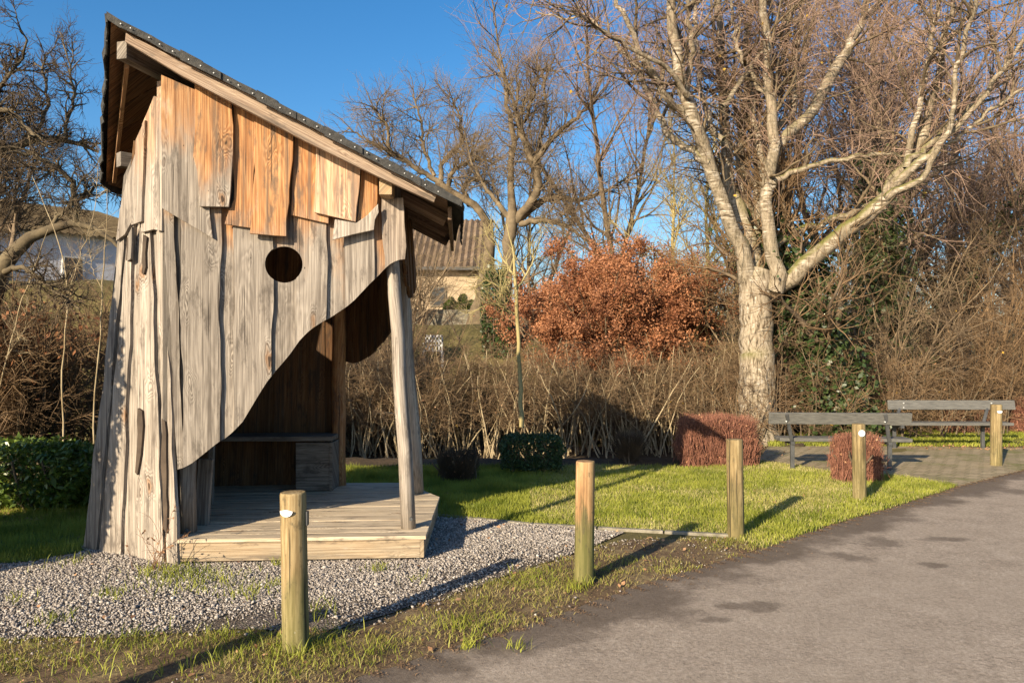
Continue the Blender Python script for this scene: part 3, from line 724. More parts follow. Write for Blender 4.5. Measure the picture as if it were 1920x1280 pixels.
SW = [(325, 882), (332, 880), (345, 876), (360, 868), (385, 848), (410, 828), (425, 820), (440, 806), (455, 790), (470, 765), (485, 740), (500, 716), (515, 697), (530, 680), (545, 662), (560, 640), (575, 624), (590, 612), (605, 603), (620, 595), (650, 575), (665, 562), (680, 546), (695, 530), (710, 516), (722, 503), (735, 492), (748, 487), (766, 485)]
swx = [p[0] for p in SW]; swy = [p[1] for p in SW]
def lower(mb, xt0, xt1, xb0, xb1, yt, o, tone, amp=1.6):
    bl = xb0; br = xb1
    bot = [(br, float(np.interp(br, swx, swy)))]
    xs_ = np.linspace(br, bl, max(3, int((br-bl)/7)))[1:-1]
    bot += [(float(x), float(np.interp(x, swx, swy))) for x in xs_]
    bot += [(bl, float(np.interp(bl, swx, swy)))]
    top = [(xt0, yt), (xt1, yt)]
    # wavy long edges only
    def side(a, b):
        pts = []; L_ = abs(b[1]-a[1]); k = max(2, int(L_/20)); ph = random.uniform(0, 6); ph2 = random.uniform(0, 6)
        for q in range(1, k):
            t = q/k; pts.append((a[0]+(b[0]-a[0])*t+amp*math.sin(math.pi*t)**.5*(math.sin(ph+t*L_/45)+.4*math.sin(ph2+t*L_/14)), a[1]+(b[1]-a[1])*t))
        return pts
    pts = [top[0], top[1]]+side(top[1], bot[0])+bot+side(bot[-1], top[0])
    fr = [WF(x, y, o) for x, y in pts]; bk = [p-fn*.024 for p in fr]
    mb.prism(fr, bk, np.array([0, 0, 1.]), fd, tone)
fw = MB()
lower(fw, 301, 322, 333, 345, 300, 0, (.7, .50, .44))
lower(fw, 336, 414, 344, 412, 330, .032, (.55, .515, .45), 2.5)
lower(fw, 410, 442, 410, 444, 390, 0, (1, .50, .52))
lower(fw, 438, 513, 439, 509, 395, .030, (1, .515, .52), 2.5)
lower(fw, 509, 558, 509, 558, 300, 0, (1, .49, .47))
lower(fw, 553, 615, 553, 611, 300, .030, (.9, .50, .55), 2.5)
lower(fw, 610, 652, 609, 652, 330, .002, (1, .46, .50))
lower(fw, 646, 702, 647, 702, 340, .022, (.5, .53, .60), 1.0)
lower(fw, 699, 738, 700, 738, 352, .001, (1, .44, .50))
lower(fw, 716, 756, 722, 759, 371, .030, (.12, .44, .62), 3.0)
hole_c = WF(533, 496, .0)
fwo = fw.build('front_wall', M_wood, shed)
# saw the round hole
def cyl_cut(o, c, n, r, dep=.3):
    mb = MB(); mb.tube([c-n*dep, c+n*dep], [r, r], 40)
    k = mb.build('cutter', M_void)
    md = o.modifiers.new('hole', 'BOOLEAN'); md.operation = 'DIFFERENCE'; md.object = k; md.solver = 'EXACT'
    dg = bpy.context.evaluated_depsgraph_get(); ev = o.evaluated_get(dg)
    me = bpy.data.meshes.new_from_object(ev, preserve_all_data_layers=True, depsgraph=dg)
    o.modifiers.clear(); o.data = me; bpy.data.objects.remove(k)
cyl_cut(fwo, hole_c, fn, 34/F*6.02)
# backing behind the joints (two strips of dark boards, clear of the hole)
bk_ = MB()
def backing(x0, x1, yt):
    xs_ = np.linspace(x1, x0, 12)
    pts = [(x0, yt), (x1, yt)]+[(float(x), float(np.interp(x, swx, swy))-14) for x in xs_]
    fr = [WF(x, y, -.028) for x, y in pts]; bk_.prism(fr, [p-fn*.02 for p in fr], np.array([0, 0, 1.]), fd, (.2, .6, .25))
backing(305, 496, 200); backing(570, 752, 330)
pts = [(497, 250), (569, 290), (569, 455), (497, 455)]; fr = [WF(x, y, -.028) for x, y in pts]; bk_.prism(fr, [p-fn*.02 for p in fr], np.array([0, 0, 1.]), fd, (.2, .6, .25))
pts = [(497, 538), (569, 538), (569, 610), (497, 700)]; fr = [WF(x, y, -.028) for x, y in pts]; bk_.prism(fr, [p-fn*.02 for p in fr], np.array([0, 0, 1.]), fd, (.2, .6, .25))
bk_.build('wall_batten', M_wood, shed)

up = MB()
plank(up, WF, [(302, 140), (392, 180), (392, 388), (399, 447), (303, 390)], .065, .026, (.9, .625, .50), .3)
plank(up, WF, [(364, 150), (433, 186), (437, 262), (434, 330), (429, 388), (374, 387), (370, 322), (362, 292), (366, 225)], .105, .03, (1, .575, .56), 1.2)
plank(up, WF, [(437, 186), (482, 205), (478, 300), (474, 428), (421, 420), (438, 375), (436, 280)], .065, .026, (1, .48, .56), 1.5)
plank(up, WF, [(477, 205), (549, 240), (549, 300), (542, 380), (537, 443), (468, 438), (474, 400), (478, 320)], .105, .03, (1, .45, .60), 1.8)
plank(up, WF, [(554, 246), (600, 265), (602, 330), (616, 345), (616, 419), (545, 403), (548, 345)], .065, .026, (1, .47, .68), 1.0)
plank(up, WF, [(593, 264), (676, 303), (673, 360), (667, 416), (589, 398)], .105, .028, (.55, .44, .96), 1.0)
plank(up, WF, [(678, 303), (709, 320), (708, 375), (700, 425), (668, 425), (674, 370)], .065, .026, (1, .44, .58), .8)
plank(up, WF, [(628, 411), (668, 418), (688, 404), (709, 382), (710, 398), (703, 412), (701, 431), (660, 440), (623, 450)], .10, .022, (.1, .6, .78), .6)
upo = up.build('upper_front_cladding', M_wood, shed, .004)

# left wall: long tapering planks on the side plane
lw = MB()
for (a, b, c, d_, o, tn) in (
        ((291, 400), (304, 400), (334, 1064), (313, 1056), .03, (0, .6, .60)),
        ((275, 400), (293, 400), (314, 1056), (306, 1052), .0, (0, .6, .50)),
        ((262, 400), (280, 400), (307, 1054), (256, 1051), .03, (0, .6, .66)),
        ((247, 400), (265, 400), (259, 1052), (222, 1046), .006, (0, .6, .60)),
        ((243, 400), (251, 400), (226, 1047), (186, 1034), .034, (0, .6, .62)),
        ((233, 400), (246, 400), (190, 1035), (176, 1031), .0, (0, .6, .55)),
        ((226, 430), (237, 400), (180, 1032), (156, 1024), .03, (0, .6, .52))):
    plank(lw, WL, [a, b, c, d_], o, .028, tn, 1.6)
fr = [WL(x, y, -.03) for x, y in ((232, 330), (300, 180), (326, 1040), (166, 1015))]; lw.prism(fr, [p-lnrm*.02 for p in fr], np.array([0, 0, 1.]), ld, (0, .6, .3))
lw.build('side_wall', M_wood, shed)
# bark left on two seams
bkm = MB()
for pts in ([(258, 765), (266, 770), (264, 850), (257, 890), (253, 885)], [(303, 785), (309, 790), (312, 900), (312, 1000), (306, 990)], [(268, 440), (275, 445), (273, 500), (269, 515)], [(238, 445), (246, 450), (243, 490), (236, 488)]):
    bkm = MB(); plank(bkm, WL, pts, .05, .022, (1, 0, .18), 2.2); bkm.build('bark', M_void, shed)
ul = MB()
plank(ul, WL, [(294, 153), (304, 150), (303, 433), (288, 430)], .075, .028, (.5, .62, .60), .6)
plank(ul, WL, [(266, 232), (288, 180), (295, 182), (288, 430), (264, 436)], .06, .026, (.55, .60, .62), .8)
plank(ul, WL, [(254, 262), (271, 225), (265, 415), (246, 422)], .085, .026, (.5, .58, .60), .8)
plank(ul, WL, [(237, 335), (254, 285), (247, 415), (233, 440), (217, 452), (224, 395)], .06, .026, (.3, .6, .60), .8)
plank(ul, WL, [(240, 440), (247, 425), (245, 485), (238, 490)], .07, .02, (0, .6, .4), .6)
ul.build('upper_side_cladding', M_wood, shed, .003)

# roof
NL = WF(208, 33, .33); NR = WF(838, 366, .33)
FR_ = P(845, 441, 8.15); FR_[2] = NR[2]
dd2 = FR_-NR; NLb = NL+dd2
Pl = P(199, 338, 7.3); Pl2 = np.array([Pl[0]+.25, Pl[1]+1.1, Pl[2]-.05])
roof = MB()
upv = np.array([0, 0, .035])
def slab(mb, pts, th, tone, lax, wax):
    fr = [np.array(p) for p in pts]; mb.prism(fr, [p-np.array([0, 0, th]) for p in fr], norm(np.array(lax, float)), norm(np.array(wax, float)), tone)
# boards under the felt, each a strip running down the slope
nb = 13
for i in range(nb):
    t0, t1 = i/nb+.002, (i+1)/nb-.002
    slab(roof, [NL+dd2*t0, NR+dd2*t0, NR+dd2*t1, NL+dd2*t1], .028, (.6, .2, .30+random.uniform(-.04, .04)), NR-NL, dd2)
for i in range(6):
    t0, t1 = i/6+.004, (i+1)/6-.004
    a, b = NL+(NLb-NL)*t0, NL+(NLb-NL)*t1; c, d_ = NL+(Pl-NL)*t0, NL+(Pl-NL)*t1
    slab(roof, [a, b, d_, c], .028, (.8, .2, .34), Pl-NL, dd2)
slab(roof, [NLb+np.array([0, .02, 0]), NLb+dd2*.1, Pl2, Pl+(Pl2-Pl)*.02], .028, (.6, .2, .3), Pl-NL, dd2)
rob = roof.build('roof', M_wood, shed)
felt = MB()
def wavyline(a, b, n, amp, z=0):
    return [a+(b-a)*t+np.array([random.uniform(-amp, amp)*.4, random.uniform(-amp, amp), random.uniform(-amp, amp)*.8]) for t in np.linspace(0, 1, n)]
slope = (NR-NL)/np.linalg.norm(NR-NL)
u3 = np.array([0, 0, .012])
f1 = wavyline(NL-slope*.02-fn*-.03, NR+slope*.10+fn*.03, 26, .008)+wavyline(NR+slope*.13+dd2*.1, NR+dd2+slope*.06, 9, .02)[0:]+wavyline(NR+dd2*1.02, NLb+dd2*.02, 20, .01)
f1 = [p+u3 for p in f1]
fr_ = f1; felt.prism(fr_, [p-np.array([0, 0, .010]) for p in fr_], slope, norm(dd2), (0, 0, .5))
# turned-down felt along the front rake
ptop = [p for p in f1[:26]]
for a, b in zip(ptop[:-1], ptop[1:]):
    dz = np.array([0, 0, -.052]); o_ = fn*.012
    felt.prism([a+o_, b+o_, b+o_+dz*(1+random.uniform(-.15, .15)), a+o_+dz], [a, b, b+dz, a+dz], slope, norm(dz), (0, 0, .5))
# lapped felt strips, every roll a little proud
for t in (.2, .42, .62, .8, .93):
    c = NL+(NR-NL)*t; felt.prism([c+fn*.045+u3*2, c+slope*.16+fn*.045+u3*2, c+slope*.16+dd2+u3*2, c+dd2+u3*2], [c+fn*.045+u3, c+slope*.16+fn*.045+u3, c+slope*.16+dd2+u3, c+dd2+u3], slope, norm(dd2), (0, 0, .5))
    w_ = .045
    felt.prism([c+fn*.052+u3, c+slope*.3+fn*.052+u3, c+slope*.3+fn*.052+u3-np.array([0, 0, .05]), c+fn*.052+u3-np.array([0, 0, .062])], [c+fn*.03+u3, c+slope*.3+fn*.03+u3, c+slope*.3+fn*.03+u3-np.array([0, 0, .05]), c+fn*.03+u3-np.array([0, 0, .062])], slope, np.array([0, 0, 1.]), (0, 0, .5))
# felt over the left hip
g1 = wavyline(NL+np.array([-.02, -.02, 0]), Pl+np.array([-.05, 0, 0]), 22, .018)+wavyline(Pl+np.array([-.02, .08, -.02]), Pl2, 6, .02)
g1 = [p+u3 for p in g1]+[NLb+dd2*.1+u3]
tops = g1; ctr = NLb+u3
for a, b in zip(tops[:-1], tops[1:]):
    felt.prism([ctr, a, b], [ctr-u3*.8, a-u3*.8, b-u3*.8], slope, norm(dd2), (0, 0, .5))
    dz = np.array([.01, 0, -.05-random.uniform(0, .02)]); o_ = np.array([-.012, 0, 0])
    felt.prism([a+o_, b+o_, b+o_+dz, a+o_+dz], [a, b, b+dz, a+dz], slope, np.array([0, 0, 1.]), (0, 0, .5))
# ragged felt hanging over the low eave
q0 = NR+slope*.12+u3; 
hang = wavyline(NR+slope*.12+fn*.02+u3, NR+slope*.10+dd2+u3, 12, .012)
for a, b in zip(hang[:-1], hang[1:]):
    dz = np.array([.015, 0, -.03-random.uniform(0, .03)]); o_ = slope*.01
    felt.prism([a+o_, b+o_, b+o_+dz, a+o_+dz*.9], [a, b, b+dz, a+dz*.9], slope, np.array([0, 0, 1.]), (0, 0, .5))
felt.build('roof_felt', M_felt, rob)
for t in np.linspace(.03, .97, 26):
    c = NL+(NR-NL)*(t+random.uniform(-.008, .008))+fn*.052+np.array([0, 0, -.012-random.uniform(0, .01)])
    nl = MB(); nl.tube([c, c+fn*.006], [.005, .0045], 8); nl.build('nail', M_nail, rob)
# rake rafter, purlins
ra = MB()
plank(ra, WF, [(236, 60), (342, 116), (575, 230), (705, 293), (823, 356), (814, 379), (709, 331), (575, 266), (342, 143), (234, 78)], .30, .05, (.3, .50, .56), .5, lax=slope)
ra.build('rafter', M_wood, shed, .004)
pu = MB(); bd = norm(np.array([.10, 1, 0.]))
p1 = P(228, 94, 5.62); pu.beam(p1, p1+np.array([.40, 1.6, -.02]), .082, .125, tone=(.4, .9, .46))
pu.build('purlin', M_wood, shed, .004)
pu = MB(); p2 = P(222, 299, 6.5); pu.beam(p2, p2+np.array([.7, .75, .0]), .088, .118, tone=(.4, .9, .46)); pu.build('purlin', M_wood, shed, .004)
pu = MB(); p3 = WF(723, 350, .20); pu.beam(p3, p3+dd2*.9, .095, .118, tone=(.6, .2, .50)); pu.build('purlin', M_deck, shed, .004)
pu = MB()
a = P(238, 118, 5.9); b = P(214, 335, 7.25); pu.beam(a, b, .03, .10, tone=(.8, .3, .60))
a2 = NL+dd2*.55+np.array([.0, 0, -.10]); b2_ = Pl+dd2*.12+np.array([.1, 0, -.08]); pu.beam(a2, b2_, .05, .09, tone=(.5, .3, .4))
pu.build('hip_rafter', M_wood, shed, .003)
lo = MB()
# eave board and rafter tails at the low end
e0 = NR+slope*.02-np.array([0, 0, .085]); lo.beam(e0+dd2*.10, e0+dd2*.96, .03, .10, tone=(.5, .3, .33))
for t in (.28, .55, .82):
    c = NR+dd2*t-np.array([0, 0, .095]); lo.beam(c-slope*1.2, c-slope*.02, .05, .10, up=(0, 0, 1), tone=(.5, .3, .34))
lo.build('eave_board', M_wood, shed, .003)

# corner posts
def leanpost(name, base, top, r, mt=M_wood, tone=(0, .9, .6)):
    mb = MB(); n = 9; base = np.array(base, float); top = np.array(top, float)
    rg_ = random.Random(int(base[0]*1000)); pts = []
    for i in range(n):
        t = i/(n-1); pts.append(base+(top-base)*t+np.array([rg_.uniform(-1, 1), rg_.uniform(-1, 1), 0])*.009*(0 < i < n-1))
    mb.tube(pts, [r*(1.06-.14*i/(n-1)) for i in range(n)], 14, tone, jag=.10)
    return mb.build(name, mt, shed, smooth=True)
b_ = P(766, 990, 6.22); b_[2] = .2; t_ = P(737, 470, 6.24); leanpost('post', b_, t_+(t_-b_)*.12, .054)
bb = MB(); c = P(771, 972, 6.15); bb.tube([c-np.array([0, .005, 0]), c-np.array([0, .018, 0])], [.016, .014], 12); bb.build('bolt', M_steel, shed)
b_ = P(781, 922, 7.75); b_[2] = .2; t_ = P(752, 490, 7.7); leanpost('post', b_, t_+(t_-b_)*.25, .066)
b_ = P(636, 908, 8.2); b_[2] = .2; t_ = P(634, 560, 8.15); leanpost('post', b_, t_+(t_-b_)*.5, .068, tone=(1, 0, .5))
b_ = P(352, 1000, 6.08); b_[2] = .2; t_ = P(352, 860, 6.08); leanpost('post', b_, t_+(t_-b_)*4.6, .06, tone=(0, .9, .5))
bb = MB(); c = P(350, 994, 6.0); bb.tube([c, c-np.array([0, .014, 0])], [.016, .013], 12); bb.build('bolt', M_steel, shed)
mb = MB(); mb.beam(P(378, 992, 6.35), P(386, 860, 6.35), .11, .035, up=(0, 1, 0), tone=(.2, .9, .5)); mb.build('wall_stud', M_wood, shed, .004); mb = MB(); mb.beam(P(394, 930, 7.2)*[1, 1, 0]+[0, 0, .2], P(400, 700, 7.2), .05, .05, up=(0, 1, 0), tone=(.2, .9, .4)); mb.build('wall_stud', M_wood, shed, .004)

# walls we see from inside / behind; indoor shade is darkened into their tone
Cq = np.array([-3.40, 6.42]); Eq = np.array([-3.15, 8.15]); Dq = np.array([-1.78, 8.32]); Rq = np.array([-.97, 7.85])
def rz(x, y): return NL[2]+(x-NL[0])*(NR[2]-NL[2])/(NR[0]-NL[0])-.05
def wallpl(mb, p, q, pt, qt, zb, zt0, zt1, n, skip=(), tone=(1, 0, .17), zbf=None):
    d = np.array([*(q-p), 0]); d /= np.linalg.norm(d); nn = np.array([-d[1], d[0], 0])
    for i in range(n):
        if i in skip: continue
        t0 = i/n-.004; t1 = (i+1)/n+.004; o = nn*(.012 if i % 2 else 0)
        a = np.array([*(p+(q-p)*t0), zb]) if zbf is None else np.array([*(p+(q-p)*t0), zbf(t0)])
        b = np.array([*(p+(q-p)*t1), zb]) if zbf is None else np.array([*(p+(q-p)*t1), zbf(t1)])
        c = np.array([*(pt+(qt-pt)*t1), zt0+(zt1-zt0)*t1]); e_ = np.array([*(pt+(qt-pt)*t0), zt0+(zt1-zt0)*t0])
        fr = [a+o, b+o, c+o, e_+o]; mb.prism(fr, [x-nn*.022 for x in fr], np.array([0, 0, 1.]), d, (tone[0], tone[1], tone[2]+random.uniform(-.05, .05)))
bw = MB()
Ct = np.array([-3.02, 6.20]); Et = np.array([-2.95, 8.0]); Dt = np.array([-1.80, 8.25])
# back-left wall has an opening up high that lets a beam of sun in
d_ = Eq-Cq
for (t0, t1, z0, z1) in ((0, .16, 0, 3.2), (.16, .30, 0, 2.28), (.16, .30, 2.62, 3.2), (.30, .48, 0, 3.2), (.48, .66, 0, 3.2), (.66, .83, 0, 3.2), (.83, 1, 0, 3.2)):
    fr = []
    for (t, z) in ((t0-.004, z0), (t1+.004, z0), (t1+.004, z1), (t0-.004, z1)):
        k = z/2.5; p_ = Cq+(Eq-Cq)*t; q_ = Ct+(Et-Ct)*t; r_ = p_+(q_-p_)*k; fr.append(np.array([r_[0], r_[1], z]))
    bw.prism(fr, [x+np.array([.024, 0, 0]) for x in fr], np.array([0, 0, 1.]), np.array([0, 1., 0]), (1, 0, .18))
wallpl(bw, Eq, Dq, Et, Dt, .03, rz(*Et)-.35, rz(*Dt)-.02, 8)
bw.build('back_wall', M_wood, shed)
rb = MB()
lobe = [(0, 1.47), (.12, 1.45), (.3, 1.50), (.5, 1.62), (.7, 1.80), (.85, 2.0), (1, 2.25)]
def lf(t): return float(np.interp(t, [a[0] for a in lobe], [a[1] for a in lobe]))
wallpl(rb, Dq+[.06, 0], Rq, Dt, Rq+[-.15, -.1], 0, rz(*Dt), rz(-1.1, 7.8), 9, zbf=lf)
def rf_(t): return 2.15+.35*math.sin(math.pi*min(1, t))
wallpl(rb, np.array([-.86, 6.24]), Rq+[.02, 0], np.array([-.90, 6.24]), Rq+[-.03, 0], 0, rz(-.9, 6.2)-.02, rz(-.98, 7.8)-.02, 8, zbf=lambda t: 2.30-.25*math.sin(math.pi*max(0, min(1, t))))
rb.build('hanging_wall', M_wood, shed)

# deck
plat = MB()
POLY = np.array([[-2.45, 5.86], [-.66, 5.98], [-.70, 7.55], [-1.15, 8.35], [-3.1, 8.30], [-3.36, 6.50]])
def clip(poly, n, c):
    out = []; m = len(poly)
    for i in range(m):
        a, b = poly[i], poly[(i+1) % m]; da, db = a@n-c, b@n-c
        if da >= 0: out.append(a)
        if (da > 0) != (db > 0) and abs(da-db) > 1e-9: out.append(a+(b-a)*da/(da-db))
    return out
nv = np.array([-fd[1], fd[0]]); nv = np.array([-.067, .9977]); c0 = POLY[0]@nv
k = -1
while True:
    k += 1; lo_, hi_ = c0-.012+k*.145, c0-.012+(k+1)*.145-.005
    if lo_ > max(p@nv for p in POLY): break
    big = POLY+0
    cc = clip([p+(p-POLY.mean(0))*.012 for p in POLY], nv, lo_)
    cc = clip(cc, -nv, -hi_) if len(cc) > 2 else []
    if len(cc) < 3: continue
    zt = .2+random.uniform(-.0015, .0015)
    fr = [np.array([*p, zt]) for p in cc]; plat.prism(fr, [p-np.array([0, 0, .028]) for p in fr], np.array([.9977, .067, 0]), np.array([-.067, .9977, 0]), (0, .9, .70+random.uniform(-.05, .05)))
po = plat.build('deck', M_deck, shed, .003)
sk = MB()
for i in range(len(POLY)):
    a = POLY[i]; b = POLY[(i+1) % len(POLY)]; d_ = (b-a)/np.linalg.norm(b-a); nn = np.array([d_[1], -d_[0]])
    z0, z1 = .035, .170
    p_ = np.array([*(a+d_*.002-nn*.016), .1]); q_ = np.array([*(b-d_*.03-nn*.016), .1]); sk.beam(p_, q_, .03, z1-z0, tone=(.4, 0, .45))
sk.build('skirt_board', M_deck, po, .003)
bl = MB()
for (px, py) in ((420, 1066), (640, 1058), (760, 1050)):
    g = G(px, py); bl = MB(); bl.box((g[0], g[1]+.18, .02), (.2, .1, .07)); bl.build('support_brick', M_brick, po, .004)
# seat inside
sb = MB(); s0 = P(440, 818, 7.95); s1 = P(630, 818, 8.0)
sb.beam(np.array([-2.95, 7.95, .72]), np.array([s1[0], 8.0, .72]), .36, .045, tone=(.3, .3, .30)); seat = sb.build('bench_seat', M_wood, shed, .004)
sb = MB(); sb.box(((P(588, 860, 7.85)+P(588, 862, 7.85))/2*[1, 1, 0]+[0, 0, .445]), (.34, .03, .47), (1, .1, 0), (0, 1, 0), (.3, .3, .30))
sb.box(np.array([s1[0]-.015, 7.99, .445]), (.03, .30, .47), (1, 0, 0), (0, 1, 0), (.3, .3, .32)); sb.build('bench_panel', M_wood, shed, .003)

# dry weed by the front corner of the playhouse
def dryweed(px, py, n, h, label, name='dry_weed', seed=1, m=M_dry, spread=.12, green=False):
    rng = np.random.default_rng(seed); g = G(px, py)
    root = empty(name, (g[0], g[1], 0), label, 'weed')
    p0 = np.stack([rng.normal(g[0], spread*.5, n), rng.normal(g[1], spread*.3, n), np.zeros(n)], -1); d0 = norm(np.stack([rng.normal(0, .35, n), rng.normal(-.1, .2, n), np.ones(n)], -1))
    a = walk(rng, p0, d0, np.abs(rng.normal(h, h*.25, n)), 8, .12, (0, 0, -1), .05); r = np.full((n, 8), .0028)*np.linspace(1, .4, 8)
    b, rb_ = grow(rng, a, r, n*4, (.3, 1), (55, 15), (h*.28, h*.1), 4, .2, (0, 0, 1), .05, r0=.0016)
    tube_obj('stalks', [(a, r, 4), (b, rb_, 3)], m, root)
    leaf_obj('leaves', rng, sample_on(rng, b, n*6), .012, M_litter, root)
dryweed(292, 1072, 12, .36, 'dry brown weed with thin stalks against the playhouse front corner', seed=2)

# ================================================================== bollards
def bollard(px, yb, yt, label, warm, alg, half=None, r=.068, seed=0):
    Y = CH*F/(yb-HZ)+r; X = (px-960)/F*Y; h = CH-(yt-HZ)/F*Y
    root = empty('wooden_bollard', (X, Y, 0), label, 'bollard', 'round wooden bollards along the road')
    rg_ = random.Random(seed); mb = MB()
    lx = rg_.uniform(-.02, .012)
    zs = [-.05, .0, .2, .4, .6, h-.012, h-.003, h]; rs = [r*1.02, r*1.02, r*1.01, r, r*.995, r*.99, r*.96, r*.90]
    mb.tube([np.array([X+lx*z/h, Y, z]) for z in zs], rs, 28, jag=.012)
    o = mb.build('post', M_boll, root, smooth=False)
    # local coordinates for the grain
    me = o.data; me.transform(Matrix.Translation((-X, -Y, 0))); o.matrix_parent_inverse = Matrix(); 
    for p in me.polygons: p.use_smooth = abs(p.normal.z) < .5
    o.color = (warm, alg, 0, 1)
    return root, X+lx*.86, Y, h
def disc(root, X, Y, h, zc, r, az, rad, half):
    n = 28; th = np.linspace(math.pi, 2*math.pi, n) if half else np.linspace(0, 2*math.pi, n, endpoint=False)
    d = np.array([math.sin(az), -math.cos(az), 0]); s_ = np.array([math.cos(az), math.sin(az), 0])
    c = np.array([X, Y, zc])+d*(rad+.006)
    off = .0
    pts = []
    for a in th:
        x = math.cos(a)*r; z = math.sin(a)*r*(.8 if half else 1)
        bend = (rad+.003)-math.sqrt(max(0, (rad+.003)**2-x*x)); pts.append(c+s_*x+np.array([0, 0, z])-d*bend*.25)
    if half: pts += [c+s_*0+np.array([0, 0, .22*r])]
    if False: pts += [c+s_*x*r+np.array([0, 0, .25*r*(x*x)])-d*(.0)*.8 for x in (.6, .2)] + [c+s_*x*r+np.array([0, 0, .25*r*(x*x)]) for x in (-.2, -.6)]
    mb = MB(); mb.prism([p+d*.003 for p in pts], [p-d*.002 for p in pts], s_, np.array([0, 0, 1.]))
    o = mb.build('reflector', M_white, root)
r_ = bollard(555, 1228, 922, 'nearest bollard in view, with a half-moon white disc near its top and a split', .25, .8, seed=1, r=.069); disc(*r_, 1.59-(958-656)/F*4.15, .036, math.radians(-14), .069, True)
mb = MB(); X, Y = r_[1], r_[2]; mb.box((X+.073, Y+.0, .70), (.012, .035, .075)); mb.build('side_marker', M_steel, r_[0], .003)
bollard(1095, 1097, 864, 'orange-brown bollard at the gravel corner, no disc, greenish lower half', 1.0, 1.0, seed=2, r=.066)
bollard(1380, 1010, 823, 'plain pale bollard standing alone at the end of the concrete edging', .15, .35, seed=3, r=.070)
r_ = bollard(1612, 942, 794, 'bollard with full round white disc before the small red clipped shrub', .1, .35, seed=4, r=.068); disc(*r_, 1.59-(811-656)/F*8.35, .034, math.radians(0), .068, False)
r_ = bollard(1868, 875, 758, 'farthest bollard on the paving with a half-moon white disc, before a bench', .1, .3, seed=5, r=.073); disc(*r_, 1.59-(770-656)/F*10.9, .036, math.radians(0), .073, True)
# the next one in the row stands just outside the picture; its shadow reaches in
bollard(-227, 1474, 1018, 'bollard next to the near end of the gravel, outside the picture', .2, .6, seed=6)

# ================================================================== benches
def bench(cx, cy, rz_, label, flip, seath, backtop, length=1.85, dx=0):
    root = empty('park_bench', (cx, cy, 0), label, 'bench', 'dark grey park benches on the paving', rz_)
    ca, sa = math.cos(rz_), math.sin(rz_)
    def w(x, y, z): return np.array([cx+x*ca-y*sa, cy+x*sa+y*ca, z])
    s_ = 1 if not flip else -1           # +1: the seat lies behind the back board as seen from the road
    X_ = w(1, 0, 0)-w(0, 0, 0); Y_ = w(0, 1, 0)-w(0, 0, 0)
    L2 = length/2
    for k, yy in enumerate((.16, .32)):
        mb = MB(); mb.box(w(dx, s_*yy, seath), (length*.94, .145, .045), X_, Y_); mb.build('seat_board', M_benchp, root, .006)
    mb = MB(); up_ = norm(np.array([*( -Y_*s_*.22)[:2], 1.0])); mb.box(w(0, -s_*.03, backtop-.08), (length, .035, .155), X_, np.cross(up_, X_)); mb.build('backrest', M_benchp, root, .006)
    for x in (-.38*length, .31*length):
        for dz_ in (-.12, -.05):
            mb = MB(); q_ = w(x, -s_*.03, backtop+dz_)-Y_*.018; mb.tube([q_, q_-Y_*.018], [.011, .009], 8); mb.build('bolt', M_nail, root)
        mb = MB(); mb.beam(w(x+dx, s_*.10, 0), w(x+dx, s_*.10, seath-.03), .05, .05, up=Y_, ); mb.beam(w(x+dx, s_*.06, seath-.045), w(x+dx, s_*.40, seath-.045), .05, .04)
        mb.build('leg', M_steel, root, .004)
        mb = MB(); mb.beam(w(x+dx, s_*.10, seath-.05), w(x, -s_*.065, backtop-.02), .045, .03, up=Y_); mb.build('back_support', M_steel, root, .004)
bench((3.40+5.18)/2, 10.45, math.radians(-4), 'dark bench beside the birch, its back to the road, partly behind the small red shrub', False, .40, .775, 1.82, dx=.12)
bench((6.13+8.18)/2, 12.95, math.radians(-1), 'farther dark bench facing the road, right of the first and behind the last bollard', True, .42, .775, 2.05, dx=-.2)

